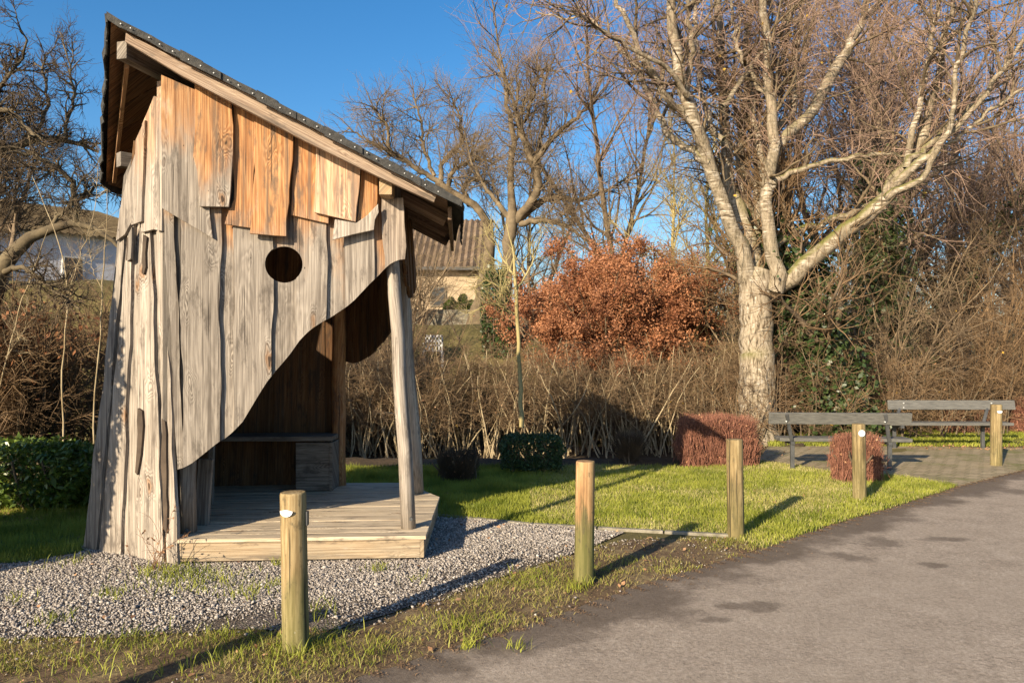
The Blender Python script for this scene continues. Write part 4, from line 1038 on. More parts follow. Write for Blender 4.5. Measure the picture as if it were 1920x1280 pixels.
# ================================================================== clipped shrubs
def boxpts(rng, n, x0, x1, y0, y1, z0, z1, shell=.35, rnd=.12):
    """points in a rounded box, mostly near its skin"""
    p = rng.uniform(-1, 1, (n, 3)); m_ = np.abs(p).max(1, keepdims=True); pw = rng.uniform(0, 1, (n, 1))**shell
    p = p/m_*pw
    l = np.linalg.norm(p, axis=1, keepdims=True); p = p*(1-rnd*np.clip(l-1, 0, 1)*2)
    c = np.array([(x0+x1)/2, (y0+y1)/2, (z0+z1)/2]); h = np.array([(x1-x0)/2, (y1-y0)/2, (z1-z0)/2])
    wv = 1+.05*np.sin(p[:, :1]*7+p[:, 2:3]*5+c[0])+.05*np.sin(p[:, :1]*17+p[:, 2:3]*13-p[:, 1:2]*9+c[1])
    return c+p*h*wv
def twigbox(name, label, x0, x1, y, dep, h, m, mleaf, n, seed, lean=.25, leaves=.25, taper=1.0, tw=.0035, cat='shrub', grp=None, ln=.30):
    rng = np.random.default_rng(seed); root = empty(name, ((x0+x1)/2, y+dep/2, 0), label, cat, grp)
    cx = (x0+x1)/2; p = boxpts(rng, n, x0, x1, y, y+dep, .03, h, .3)
    l_ = np.minimum(ln*rng.uniform(.5, 1.2, n), .9*h)
    p0 = p-np.array([0, 0, 1.])*0; out = (p-[cx, y+dep/2, 0])*[1, 1, 0]
    d = norm(norm(out+1e-6)*lean+rng.normal(0, .22, (n, 3))+[0, 0, 1])
    p0[:, 2] = np.maximum(.0, p[:, 2]-l_*.95); p0[:, :2] -= d[:, :2]*l_[:, None]*.8
    if taper < 1: p0[:, :2] = [cx, y+dep/2]+(p0[:, :2]-[cx, y+dep/2])*(taper+(1-taper)*(p0[:, 2:3]/h))
    a = walk(rng, p0, d, l_, 4, .12, (0, 0, 1), .05); a[:, :, 2] = np.minimum(a[:, :, 2], h+rng.uniform(-.01, .03, (n, 1)))
    r = tw*rng.uniform(.7, 1.3, n)[:, None]*np.linspace(1, .6, 4)
    b, rb_ = grow(rng, a, r, n, (.2, 1), (35, 12), (.09, .03), 3, .15, (0, 0, 1), .1, r0=tw*.7)
    tube_obj('twigs', [(a, r, 3), (b, rb_, 3)], m, root)
    s = 12; st = np.stack([rng.normal(cx, (x1-x0)*.15, s), rng.normal(y+dep/2, dep*.12, s), np.zeros(s)], -1)
    tr = walk(rng, st, norm(rng.normal(0, .35, (s, 3))+[0, 0, 1]), np.full(s, h*.75), 5, .1, (0, 0, 1), 0); tube_obj('stems', [(tr, np.full((s, 5), .012), 5)], M_bark_dk, root)
    if leaves: leaf_obj('leaves', rng, sample_on(rng, a, int(n*leaves)), .014, mleaf, root)
    return root
twigbox('barberry_shrub', 'large red clipped twiggy shrub in front of the birch trunk', 2.32, 3.36, 10.72, .75, .72, M_barb, M_barb_leaf, 9500, 31, leaves=.35)
twigbox('barberry_shrub', 'small narrow red clipped shrub right behind the round disc bollard', 3.93, 4.42, 9.45, .42, .60, M_barb, M_barb_leaf, 4200, 32, leaves=.3)
twigbox('barberry_shrub', 'red shrub seen under the backrest of the farther bench', 8.2, 9.2, 14.9, .7, .52, M_barb, M_barb_leaf, 3500, 33, leaves=.5, tw=.005)
twigbox('barberry_shrub', 'red shrub at the right picture edge behind the paving', 9.55, 10.3, 15.1, .6, .75, M_barb, M_barb_leaf, 2500, 36, leaves=.5, tw=.005)
twigbox('bare_shrub', 'pale brown vase-shaped shrub under the backrest of the nearer bench', 5.05, 5.85, 13.6, .6, .62, M_twig_tan, M_barb_leaf, 1500, 34, lean=.6, leaves=.1, taper=.35, tw=.005, ln=.5)
twigbox('bare_shrub', 'low dark twiggy shrub on the soil left of the large red shrub', 1.40, 1.92, 11.0, .45, .50, M_twig_dk2, M_barb_leaf, 900, 35, lean=.5, leaves=0, taper=.4, ln=.4)
twigbox('bare_shrub', 'low dark shrub in shade just right of the playhouse posts', -.90, -.42, 9.5, .5, .42, M_twig_dk2, M_barb_leaf, 1500, 37, lean=.4, leaves=.1, taper=.9)

def leafbox(name, label, x0, x1, y, dep, h, m, n, size, seed, cat='shrub', asp=.5, core=True, top=0):
    rng = np.random.default_rng(seed); root = empty(name, ((x0+x1)/2, y+dep/2, 0), label, cat)
    p = boxpts(rng, n, x0, x1, y, y+dep, .06, h, .16); p += rng.normal(0, .012, p.shape); p[:, 2] += top*np.clip(rng.normal(0, .5, n), 0, 2)*(p[:, 2] > h*.85)
    leaf_obj('leaves', rng, p, size, m, root, aspect=asp)
    st = np.stack([rng.uniform(x0+.1, x1-.1, 9), rng.uniform(y+.1, y+dep-.1, 9), np.zeros(9)], -1)
    tr = walk(rng, st, norm(rng.normal(0, .2, (9, 3))+[0, 0, 1]), np.full(9, h*.85), 5, .1, (0, 0, 1), 0)
    b, rb_ = grow(rng, tr, np.full((9, 5), .012), 160, (.1, 1), (50, 15), (.22, .06), 4, .15, (0, 0, 1), .1, r0=.004)
    tube_obj('stems', [(tr, np.full((9, 5), .012), 5), (b, rb_, 3)], M_bark_dk, root)
leafbox('box_shrub', 'dark green clipped block-shaped shrub in shade before the bare hedge', -.15, .66, 10.05, .55, .50, M_box, 9000, .016, 41, asp=.6)
leafbox('laurel_hedge', 'glossy green clipped leafy hedge left of the playhouse', -6.6, -4.12, 7.62, .75, .66, M_everg, 15000, .034, 42, 'hedge', .42, top=.05)

# unseen evergreens added outside the left edge, shaped to shade side wall and grass
def shade_conifer(x, y, h, r, label, seed):
    rng = np.random.default_rng(seed); root = empty('shade_yew', (x, y, 0), label, 'tree')
    n = 16000; t = rng.uniform(0, 1, n)**.8; a = rng.uniform(0, 6.28, n)
    rr_ = r*(.74+.95*np.clip(t, 0, .8))*np.sqrt(np.clip(1-t**9, .02, 1))*(rng.uniform(0, 1, n)**.3)*(1+.10*np.sin(a*3+t*7))
    p = np.stack([x+rr_*np.cos(a), y+rr_*np.sin(a), .05+t*(h-.05)], -1)
    leaf_obj('foliage', rng, p, .05, M_box, root, aspect=.5)
    mb = MB(); mb.tube([np.array([x, y, 0]), np.array([x, y, h*.8])], [.07, .03], 8); mb.build('trunk', M_bark_dk, root)
shade_conifer(-4.98, 4.55, 3.45, .56, 'dense dark columnar evergreen added out of view to shade the playhouse side wall', 51)
shade_conifer(-5.75, 5.05, 2.3, .55, 'shorter dense evergreen added out of view beyond the first one for its shade', 52)

# ================================================================== trees
UP = (0, 0, 1)
def finish(root, trunk, crown, mt, mc, leaves=None, rng=None):
    tube_obj('trunk', trunk, mt, root); tube_obj('crown', crown, mc, root)

def birch():
    rng = np.random.default_rng(101); Y0 = 14.0
    b = G(1421, 838); Y0 = 14.0
    root = empty('birch_tree', (P(1421, 700, Y0)[0], Y0, 0), 'large many-stemmed birch with pale cracked trunk and mossy limbs behind the bench', 'tree')
    limbs = [
        ((0, 0), [(1424, 880, 104), (1423, 850, 90), (1422, 826, 80), (1421, 780, 71), (1420, 720, 67), (1419, 660, 63), (1417, 600, 60), (1417, 560, 61), (1420, 530, 66), (1424, 505, 60)]),
        ((0, -1.6), [(1410, 555, 46), (1400, 500, 36), (1370, 420, 30), (1345, 350, 28), (1325, 290, 28), (1308, 240, 28), (1288, 180, 26), (1272, 120, 24), (1263, 50, 21), (1256, -60, 17), (1250, -180, 13), (1235, -330, 8)]),
        ((-.4, -1.9), [(1322, 285, 24), (1290, 215, 20), (1262, 200, 17), (1240, 165, 15), (1215, 120, 14), (1185, 68, 12), (1165, 10, 10), (1140, -70, 8), (1120, -170, 5)]),
        ((-.6, .8), [(1330, 305, 18), (1300, 285, 15), (1258, 251, 14), (1225, 200, 12), (1199, 135, 11), (1180, 112, 9), (1135, 60, 7), (1100, 30, 5), (1060, 34, 4), (1004, 22, 3)]),
        ((0, 1.2), [(1424, 530, 40), (1412, 480, 34), (1392, 410, 30), (1370, 350, 25), (1359, 262, 22), (1356, 197, 20), (1355, 144, 19), (1354, 87, 17), (1349, 35, 15), (1340, -40, 13), (1335, -160, 10), (1325, -320, 6)]),
        ((-.2, -.6), [(1452, 545, 40), (1458, 520, 34), (1444, 459, 29), (1438, 372, 26), (1450, 284, 24), (1443, 175, 21), (1438, 87, 18), (1430, 26, 16), (1420, -40, 14), (1425, -180, 10), (1440, -330, 6)]),
        ((.2, 2.0), [(1425, 520, 36), (1420, 450, 30), (1417, 400, 24), (1424, 328, 18), (1431, 245, 15), (1455, 170, 13), (1475, 90, 11), (1485, 0, 9), (1500, -120, 6), (1510, -220, 4)]),
        ((-.3, -1.2), [(1446, 352, 16), (1465, 333, 14), (1520, 311, 11), (1580, 298, 10), (1650, 288, 8), (1705, 290, 5), (1760, 280, 3)]),
        ((-.2, .8), [(1448, 300, 22), (1475, 255, 24), (1500, 228, 24), (1530, 197, 24), (1560, 140, 24), (1587, 96, 20), (1617, 40, 16), (1675, -20, 11), (1730, -110, 8), (1790, -220, 4)]),
        ((0, -1.8), [(1440, 548, 46), (1468, 530, 42), (1492, 514, 38), (1515, 490, 36), (1560, 455, 34), (1600, 422, 33), (1640, 385, 33), (1678, 342, 28), (1705, 300, 24), (1730, 250, 20), (1750, 190, 15), (1762, 120, 13), (1775, 50, 11), (1790, -20, 9), (1810, -150, 5)]),
        ((-1.3, -2.6), [(1680, 345, 20), (1740, 292, 16), (1790, 240, 13), (1840, 180, 11), (1900, 105, 9), (1960, 30, 7), (2040, -60, 4)]),
        ((-1.4, -1.0), [(1700, 315, 16), (1750, 262, 13), (1815, 205, 10), (1880, 155, 8), (1950, 105, 6), (2050, 40, 4)]),
        ((-1.2, -2.9), [(1660, 372, 18), (1730, 330, 13), (1770, 262, 12), (1785, 200, 10), (1800, 110, 10), (1825, 20, 9), (1850, -60, 6)]),
        ((-1.4, -2.2), [(1740, 292, 10), (1800, 255, 8), (1860, 205, 7), (1920, 165, 6), (2000, 110, 3)]),
        ((.1, 1.0), [(1452, 462, 18), (1500, 432, 16), (1545, 416, 15), (1600, 398, 13), (1660, 366, 10), (1720, 345, 7), (1790, 300, 4)]),
        ((.2, .9), [(1445, 255, 16), (1482, 215, 15), (1488, 130, 15), (1498, 60, 12), (1508, -30, 9), (1530, -150, 5)]),
        ((-1.0, -2.4), [(1290, 180, 12), (1250, 130, 10), (1180, 90, 8), (1110, 45, 6), (1040, 10, 4), (960, -20, 3)]),
        ((-.5, .6), [(1355, 200, 12), (1390, 150, 10), (1420, 110, 9), (1460, 60, 7), (1500, 0, 5)]),
        ((-.4, 1.5), [(1357, 262, 12), (1320, 200, 11), (1310, 120, 10), (1305, 60, 9), (1300, -30, 7), (1290, -150, 4)]),
        ((.5, 1.4), [(1428, 515, 34), (1408, 440, 26), (1396, 372, 22), (1388, 300, 20), (1392, 230, 17), (1402, 160, 14), (1398, 90, 12), (1405, 10, 10), (1412, -100, 6)]),
        ((.4, .2), [(1425, 430, 24), (1427, 380, 22), (1432, 310, 18), (1418, 250, 15), (1408, 190, 12), (1422, 120, 10), (1440, 40, 8), (1450, -60, 5)]),
        ((-1.2, -1.9), [(1700, 310, 15), (1708, 262, 14), (1722, 205, 12), (1735, 140, 11), (1752, 60, 10), (1765, -10, 8), (1790, -140, 4)]),
        ((-.4, -1.4), [(1300, 235, 15), (1288, 190, 14), (1290, 130, 13), (1298, 85, 12), (1290, 30, 9), (1285, -60, 6)]),
        ((-.2, .4), [(1442, 180, 11), (1400, 130, 9), (1380, 70, 8), (1370, 0, 6), (1350, -90, 4)]),
    ]
    a, r = traced(limbs, Y0, 26, rng, .015); r[1:] *= .88
    a[1:, 1:-1] += rng.normal(0, .02, a[1:, 1:-1].shape)
    b, rb_ = grow(rng, a[1:], r[1:], 330, (.22, 1), (48, 14), (1.55, .5), 10, .16, (0, 0, 1), .05, r0=.028, tip=.22)
    c, rc = grow(rng, b, rb_, 1700, (.15, 1), (45, 15), (.95, .3), 8, .16, (0, 0, -1), .02, r0=.0105, tip=.3)
    d, rd_ = grow(rng, np.concatenate([c]), rc, 6200, (.1, 1), (42, 15), (.70, .25), 6, .12, (0, 0, -1), .13, r0=.0036, tip=.5, byt=.2)
    e_, re_ = grow(rng, a[1:], r[1:], 900, (.3, 1), (60, 20), (.6, .25), 6, .18, (0, 0, 1), .02, r0=.007, tip=.4)
    tube_obj('trunk', [(a, r, 12)], M_birch, root)
    tube_obj('branches', [(b, rb_, 6), (c[:900], rc[:900], 4)], M_bark_tan, root)
    tube_obj('crown', [(c[900:], rc[900:], 3), (d, rd_, 3), (e_, re_, 3)], M_twig_purple, root)
    # burr swelling at the fork
    leaf_obj('leaves', rng, sample_on(rng, d, 130), .028, M_yleaf, root, aspect=.8)
    # root flare
birch()

def generic(name, label, x, y, h, seed, mt, mc, stems=1, spread=.25, r=.16, nb=60, nc=700, nd=5000, lenb=.35, droop=0, upk=.08, ivy=0, cat='tree', grp=None, lean=(0, 0), fan=0, wob=.10, tw=.006, first=.25, ang=45, leaf=None, nleaf=0, lsize=.05, ret=False):
    rng = np.random.default_rng(seed); z0 = float(terrain(x, y))-.05
    root = empty(name, (x, y, z0), label, cat, grp)
    p0 = np.tile([x, y, z0], (stems, 1))+rng.normal(0, 1, (stems, 3))*[.06*stems**.5, .06*stems**.5, 0]
    d0 = rng.normal(0, 1, (stems, 3))*[spread, spread, 0]+[lean[0], lean[1], 1]
    hh = h*rng.uniform(.75, 1.05, stems) if stems > 1 else np.array([h])
    a = walk(rng, p0, d0, hh, 14, wob, UP, .03); ra_ = r*rng.uniform(.7, 1.1, stems)[:, None]*np.linspace(1, .12, 14)[None] if stems > 1 else r*np.linspace(1, .12, 14)[None]
    b, rb_ = grow(rng, a, ra_, nb, (first, 1), (ang, 12), (h*lenb, h*lenb*.3), 9, .16, UP, upk, rk=.55, tip=.2, byt=.55)
    c, rc = grow(rng, b, rb_, nc, (.15, 1), (45, 14), (h*lenb*.42, h*.05), 7, .17, UP, upk*.6-droop, r0=tw*1.9, tip=.35)
    d, rd_ = grow(rng, c, rc, nd, (.1, 1), (42, 14), (h*lenb*.24, h*.03), 5, .16, UP, .02-droop, r0=tw, tip=.5, byt=.2)
    tube_obj('trunk', [(a, ra_, 9), (b, rb_, 6)], mt, root)
    tube_obj('crown', [(c, rc, 4), (d, rd_, 3)], mc, root)
    if leaf is not None: leaf_obj('leaves', rng, sample_on(rng, d, nleaf), lsize, leaf, root)
    if ivy:
        n = int(ivy*5200); t = rng.uniform(0, .62, n); xi = t*13; ii = xi.astype(int); s_ = rng.integers(0, stems, n); p = a[s_, ii]+(a[s_, np.minimum(ii+1, 13)]-a[s_, ii])*(xi-ii)[:, None]
        leaf_obj('ivy', rng, p+rng.normal(0, 1, (n, 3))*[.20*ivy**.3, .20*ivy**.3, .08], .045, M_ivy, root, aspect=.8)
    return root

def traced_tree(name, label, Y0, limbs, seed, mt, mc, nb, nc, nd, lb, lc, ldd, tw=.006, wsc=1.0, br=.035, wob=.16, droop=.0, K=18, grp=None, upk=.04, extra=None, cat='tree', tn=.02):
    rng = np.random.default_rng(seed); b0 = limbs[0][1][0]; p = P(b0[0], b0[1], Y0+limbs[0][0][0])
    root = empty(name, tuple(p), label, cat, grp)
    a, r = traced(limbs, Y0, K, rng, tn); r = r*wsc
    b, rb_ = grow(rng, a[1:], r[1:], nb, (.1, 1), (50, 14), (lb, lb*.35), 8, wob, UP, upk, r0=br, tip=.25, byt=.35)
    c, rc = grow(rng, b, rb_, nc, (.1, 1), (48, 14), (lc, lc*.35), 6, wob, UP, upk-droop, r0=tw*2, tip=.35)
    d, rd_ = grow(rng, c, rc, nd, (.1, 1), (45, 15), (ldd, ldd*.3), 5, wob, UP, .02-droop, r0=tw, tip=.5, byt=.2)
    tube_obj('trunk', [(a, r, 10), (b, rb_, 5)], mt, root); tube_obj('crown', [(c, rc, 3), (d, rd_, 3)], mc, root)
    return root, a, rng

traced_tree('gnarled_tree', 'old bare tree with spreading crooked limbs right of the tiled house', 21, [
    ((0, 0), [(958, 660, 28), (950, 560, 24), (953, 480, 26), (958, 420, 26), (960, 398, 25)]),
    ((0, .5), [(960, 415, 22), (959, 360, 15), (957, 307, 13), (964, 262, 12), (951, 210, 9), (947, 157, 6), (934, 110, 3)]),
    ((0, -.6), [(966, 415, 20), (1004, 367, 18), (1009, 330, 15), (996, 300, 13), (981, 255, 11), (968, 215, 7), (975, 150, 4)]),
    ((-.3, -.8), [(1000, 305, 12), (1037, 259, 11), (1067, 232, 9), (1101, 202, 6), (1130, 150, 3)]),
    ((0, .8), [(968, 412, 18), (1030, 371, 13), (1086, 375, 9), (1140, 355, 5), (1180, 330, 3)]),
    ((0, -.4), [(975, 420, 14), (1022, 413, 11), (1075, 431, 7), (1120, 470, 3)]),
    ((0, .6), [(957, 410, 12), (925, 370, 9), (898, 330, 7), (880, 290, 4), (870, 240, 3)]),
    ((.5, 1.6), [(1009, 330, 10), (1010, 270, 9), (1025, 220, 7), (1020, 160, 5), (1040, 110, 3)]),
    ((.2, -.9), [(964, 262, 8), (985, 220, 7), (1000, 180, 6), (1010, 130, 3)])], 111, M_bark_tan, M_twig_tan, 240, 1500, 5000, 1.1, .7, .4, .0046, br=.020, wsc=.9)
traced_tree('gnarled_tree', 'bare tree with twisting crown above the low end of the playhouse roof', 23, [
    ((0, 0), [(888, 640, 50), (896, 590, 36), (906, 540, 30), (916, 480, 24), (916, 430, 18), (890, 385, 16), (850, 362, 15), (819, 340, 14)]),
    ((0, .5), [(826, 345, 12), (831, 302, 9), (864, 270, 8), (864, 235, 5), (850, 185, 3)]),
    ((0, -.5), [(830, 345, 12), (790, 322, 10), (766, 306, 10), (730, 278, 8), (728, 245, 6), (700, 200, 3)]),
    ((0, .8), [(766, 306, 8), (735, 290, 6), (690, 262, 4), (650, 240, 2.5)]),
    ((0, -.8), [(840, 350, 11), (852, 318, 9), (895, 298, 6), (930, 310, 3)]),
    ((0, .4), [(815, 330, 9), (795, 280, 7), (790, 230, 5), (775, 180, 3)]),
    ((.3, .9), [(880, 385, 11), (870, 350, 8), (900, 335, 6), (925, 350, 3)])], 112, M_bark_tan, M_twig_tan, 170, 1200, 4200, 1.1, .7, .4, .0046, br=.020, wsc=.9)
traced_tree('young_tree', 'slender yellowish young tree in front of the orange beech', 12.8, [
    ((0, 0), [(978, 800, 9), (975, 720, 8), (972, 640, 7), (968, 560, 7), (966, 520, 6), (962, 470, 3), (950, 420, 2)]),
    ((0, -.3), [(968, 560, 4), (930, 535, 3), (890, 515, 2)]), ((0, .3), [(968, 545, 4), (995, 500, 3), (1010, 460, 2)]), ((0, .2), [(966, 520, 4), (940, 480, 3), (925, 440, 2)]), ((0, -.2), [(970, 590, 3), (920, 570, 2), (880, 590, 1.5)])],
    113, M_twig_olive, M_twig_olive, 40, 140, 420, .5, .3, .2, .0045, cat='tree', tn=.006)
traced_tree('apple_tree', 'dark gnarled fruit tree at the left edge with dense crooked twigs', 9.4, [
    ((0, 0), [(-100, 880, 60), (-70, 760, 46), (-40, 620, 40), (0, 512, 32), (33, 465, 26), (71, 440, 20), (105, 428, 17), (137, 421, 14), (175, 425, 10), (230, 470, 6), (260, 520, 4)]),
    ((0, -.4), [(140, 422, 12), (146, 398, 10), (137, 350, 10), (110, 318, 9), (60, 290, 8), (20, 285, 7)]),
    ((0, .5), [(-60, 640, 34), (-60, 500, 28), (-60, 380, 24), (-30, 300, 20), (0, 283, 17), (55, 263, 13), (100, 262, 10), (148, 268, 8), (185, 285, 5)]),
    ((.2, .5), [(118, 260, 7), (128, 220, 6), (140, 175, 5), (128, 120, 3), (112, 60, 2)]),
    ((.3, -.3), [(-60, 380, 20), (-40, 250, 14), (0, 207, 10), (30, 220, 9), (65, 257, 7)]),
    ((.3, -.6), [(-50, 320, 14), (-20, 200, 9), (20, 140, 6), (50, 90, 4), (30, 30, 2)]),
    ((.2, .8), [(60, 262, 8), (90, 200, 6), (80, 130, 4), (100, 90, 2)]),
    ((0, .4), [(90, 430, 9), (130, 385, 6), (190, 345, 5), (225, 330, 3)]),
    ((0, -.8), [(0, 512, 12), (40, 500, 9), (95, 540, 6), (150, 580, 4)])], 114, M_twig_dark, M_twig_dk2, 230, 1500, 5600, .42, .26, .15, .0034, wob=.24, tn=.012, br=.014)
for (px, py, sd_, lab) in ((120, 880, 1, 'pale sapling with two forks before the white house wall, left one'), (170, 880, 2, 'pale upright sapling nearest the playhouse side wall'), (60, 860, 3, 'leaning pale sapling among the brambles at the far left')):
    tx_ = (px-60+10*sd_, 640, 6)
    lm = {1: [((0, 0), [(120, 900, 7), (118, 700, 6), (127, 560, 5), (115, 470, 4), (90, 400, 3), (60, 330, 2)]), ((0, .1), [(127, 560, 4), (150, 480, 3), (175, 400, 2.5), (185, 300, 1.5)])],
          2: [((0, 0), [(178, 900, 7), (176, 760, 6), (190, 600, 5), (192, 530, 5), (200, 440, 3), (203, 330, 2)]), ((0, .1), [(190, 540, 3), (172, 500, 2), (165, 430, 1.5)])],
          3: [((0, 0), [(-40, 880, 7), (-10, 760, 6), (20, 640, 5), (50, 540, 4), (90, 430, 2)]), ((0, .1), [(10, 670, 3), (45, 620, 2), (50, 560, 1.5)])]}[sd_]
    traced_tree('sapling', lab, 8.9, lm, 120+sd_, M_stem_hedge, M_stem_hedge, 22, 60, 120, .4, .25, .15, .003, wsc=.5, tn=.006)

# ---- leafy copper beeches
def beech(name, label, cx, cy, rx, ry, z0, z1, nl, seed, m=M_beech, size=.045):
    rng = np.random.default_rng(seed); zb = float(terrain(cx, cy))-.05; root = empty(name, (cx, cy, zb), label, 'tree')
    n = 80; p0 = np.stack([rng.normal(cx, rx*.18, n), rng.normal(cy, ry*.18, n), np.full(n, zb)], -1)
    tgt = rng.normal(0, 1, (n, 3)); tgt = norm(tgt)*[rx, ry, (z1-z0)/2]*rng.uniform(.5, 1, (n, 1)); tgt[:, 2] = np.abs(tgt[:, 2]); tgt += [cx, cy, (z0+z1)/2-.2]
    dv = tgt-p0; a = walk(rng, p0, dv, np.linalg.norm(dv, axis=1), 9, .09, UP, .04); ra_ = .03*np.linspace(1, .2, 9)[None].repeat(n, 0)
    b, rb_ = grow(rng, a, ra_, 1500, (.3, 1), (45, 15), (.75, .25), 6, .15, UP, .05, r0=.010); c, rc = grow(rng, b, rb_, 8000, (.15, 1), (45, 15), (.38, .1), 4, .15, UP, 0, r0=.0045)
    tube_obj('trunk', [(a, ra_, 5)], M_bark_tan, root); tube_obj('crown', [(b, rb_, 3), (c, rc, 3)], M_twig_brown, root)
    p = sample_on(rng, c, nl, 0); q = (p-[cx, cy, (z0+z1)/2])/[rx*1.06, ry*1.2, (z1-z0)/2*1.1]
    lump = rng.normal(0, .07, len(p))+.14*np.sin(p[:, 0]*4.1+seed)*np.cos(p[:, 2]*5.2)+.10*np.sin(p[:, 0]*9+p[:, 2]*7)
    k = ((q**2).sum(1) < (1+lump)**2) & (p[:, 2] > z0-.3*rng.uniform(0, 1, len(p))); p = p[k]+rng.normal(0, .06, (k.sum(), 3))
    leaf_obj('leaves', rng, p, size, m, root, aspect=.6)
beech('copper_beech', 'wide rounded beech covered in dry orange leaves behind the hedge', 2.20, 16.6, 2.5, 1.6, 1.2, 3.98, 420000, 131, size=.024)
beech('copper_beech', 'smaller beech with dry orange leaves just right of the birch trunk', 5.7, 16.9, .66, .6, 1.4, 2.8, 40000, 132, size=.032)
beech('copper_beech', 'beech shrub with brown leaves low at the left behind the laurel hedge', -5.9, 9.6, .9, .5, 1.1, 2.35, 4500, 133, M_beech_dk, .034)

# ---- bare hedge: one mass of thin stems and twigs, in three plantings
def bare_hedge(label, pa, pb, dep, h, seed, nst, ntw, nfine, mtw=M_twig_hedge, name='bare_hedge', hv=.25, wild=1.0, ylw=0, lvl=None, mst=None, tlo=.18):
    rng = np.random.default_rng(seed); pa = np.array(pa, float); pb = np.array(pb, float); L_ = np.linalg.norm(pb-pa); d = (pb-pa)/L_; nn = np.array([-d[1], d[0]])
    root = empty(name, (*((pa+pb)/2), 0), label, 'hedge')
    n = int(nst*L_); t = rng.uniform(0, 1, n); o = rng.uniform(0, dep, n)
    # stems gathered in stools
    t = np.round(t*L_*2.3)/(L_*2.3)+rng.normal(0, .012, n)
    xy = pa+(pb-pa)*t[:, None]+nn*o[:, None]; p0 = np.stack([xy[:, 0], xy[:, 1], terrain(xy[:, 0], xy[:, 1])-.02], -1)
    hh = h*np.clip(rng.normal(.86, hv, n), .35, 1.45)
    a = walk(rng, p0, norm(rng.normal(0, .17*wild, (n, 3))+[0, 0, 1]), hh, 10, .13, UP, .03); ra_ = rng.uniform(.007, .021, n)[:, None]*np.linspace(1, .3, 10)
    b, rb_ = grow(rng, a, ra_, int(ntw*L_), (tlo, 1), (66, 24), (.46*wild, .2), 7, .30, UP, .0, r0=.0062, tip=.4)
    c, rc = grow(rng, b, rb_, int(nfine*L_), (.1, 1), (60, 22), (.24, .1), 5, .32, UP, .0, r0=.0034, tip=.5)
    if lvl:                       # trimmed: keep only a few twigs above the cut
        for arr in (b, c):
            zt = arr[:, :, 2].max(1); k = (zt > lvl) & (rng.uniform(0, 1, len(arr)) < .93); arr[k, :, 2] = np.minimum(arr[k, :, 2], lvl-.10*rng.uniform(0, 1, (k.sum(), 1)))
    tube_obj('stems', [(a, ra_, 5)], mst or M_stem_hedge, root); tube_obj('twigs', [(b, rb_, 3), (c, rc, 3)], mtw, root)
    k = rng.integers(0, len(c), int(60*L_)); leaf_obj('leaves', rng, c[k, -1], .018, M_litter, root)
    if ylw:
        q = c[rng.integers(0, len(c), ylw)]; leaf_obj('yellow_leaves', rng, q[:, 0], .022, M_yleaf, root, aspect=.8)
bare_hedge('bare trimmed hedge behind the playhouse and lawn, thin pale stems and tangled twigs', (-6.5, 13.8), (4.9, 14.5), 1.3, 2.18, 201, 40, 760, 3800, ylw=60, hv=.10, lvl=1.76, tlo=.40)
bare_hedge('dark leafless hedge behind the leafy green hedge at the left', (-8.5, 8.9), (-4.2, 10.2), 1.3, 2.25, 202, 36, 560, 2600, M_twig_brown, mst=M_twig_brown)
bare_hedge('unkempt leafless hedge behind both benches, brown arching twigs', (3.9, 13.2), (12.5, 15.6), 1.5, 1.65, 203, 26, 420, 1900, M_twig_brown, wild=1.6, ylw=90, mst=M_bark_tan)
bare_hedge('second leafless brown row rising behind the trimmed hedge', (-7.0, 16.2), (4.8, 16.6), .9, 1.45, 204, 18, 420, 2000, M_twig_hedge, wild=1.3, mst=M_bark_tan)

# arching bare shrubs through the thicket
def thicket(label, x, y, h, seed, m=M_twig_tan, st=16, spread=.5, nc=900, nd=3000, grp=None, tw=.006, r=.028):
    return generic('bare_shrub', label, x, y, h, seed, m, m, stems=st, spread=spread, r=r, nb=st*9, nc=nc, nd=nd, lenb=.30, upk=.0, cat='shrub', grp=grp, wob=.13, tw=tw, first=.15)
for (lab, x, y, h, m, st, spd) in (
        ('olive bare shrub between the orange beech and the birch', 3.6, 17.5, 5.2, M_twig_olive, 20, .32),
        ('olive bare shrub directly behind the orange beech crown', 1.5, 18.2, 5.0, M_twig_tan, 22, .30),
        ('tangled bare shrub right of the birch trunk under its mossy limb', 5.0, 15.8, 4.2, M_twig_tan, 20, .45),
        ('arching bare shrub behind the gap between the two benches', 7.4, 15.6, 4.8, M_twig_tan, 24, .5),
        ('arching brown shrub behind the farther bench', 9.3, 16.2, 5.0, M_twig_brown, 24, .5),
        ('brown bare shrub filling the right edge of the picture', 11.2, 17.2, 6.2, M_twig_brown, 24, .5),
        ('purplish bare shrub behind the right-hand thicket', 9.6, 19.0, 6.2, M_twig_tan, 20, .4),
        ('bare shrub against the terrace left of the old tree', -2.9, 15.2, 2.6, M_twig_tan, 18, .45),
        ('bare shrub in front of the tiled house roof', -3.1, 18.5, 3.6, M_twig_tan, 20, .35),
        ('twiggy bare shrub behind the left hedge below the white house', -7.4, 12.2, 3.7, M_twig_brown, 30, .35),
        ('second twiggy shrub behind the left hedge, next to the playhouse', -5.7, 12.0, 3.5, M_twig_brown, 28, .35),
        ('loose twiggy shrub veiling the cream house wall and white bench', -2.1, 15.4, 3.5, M_twig_brown, 26, .4),
        ('tall loose bare shrub right before the cream house wall', -3.0, 23.5, 4.2, M_twig_tan, 22, .4),
        ('bare shrub on the slope behind the second hedge row', .2, 16.2, 1.6, M_twig_brown, 18, .5)):
    thicket(lab, x, y, h, int(300+x*10+y), m, st, spd)
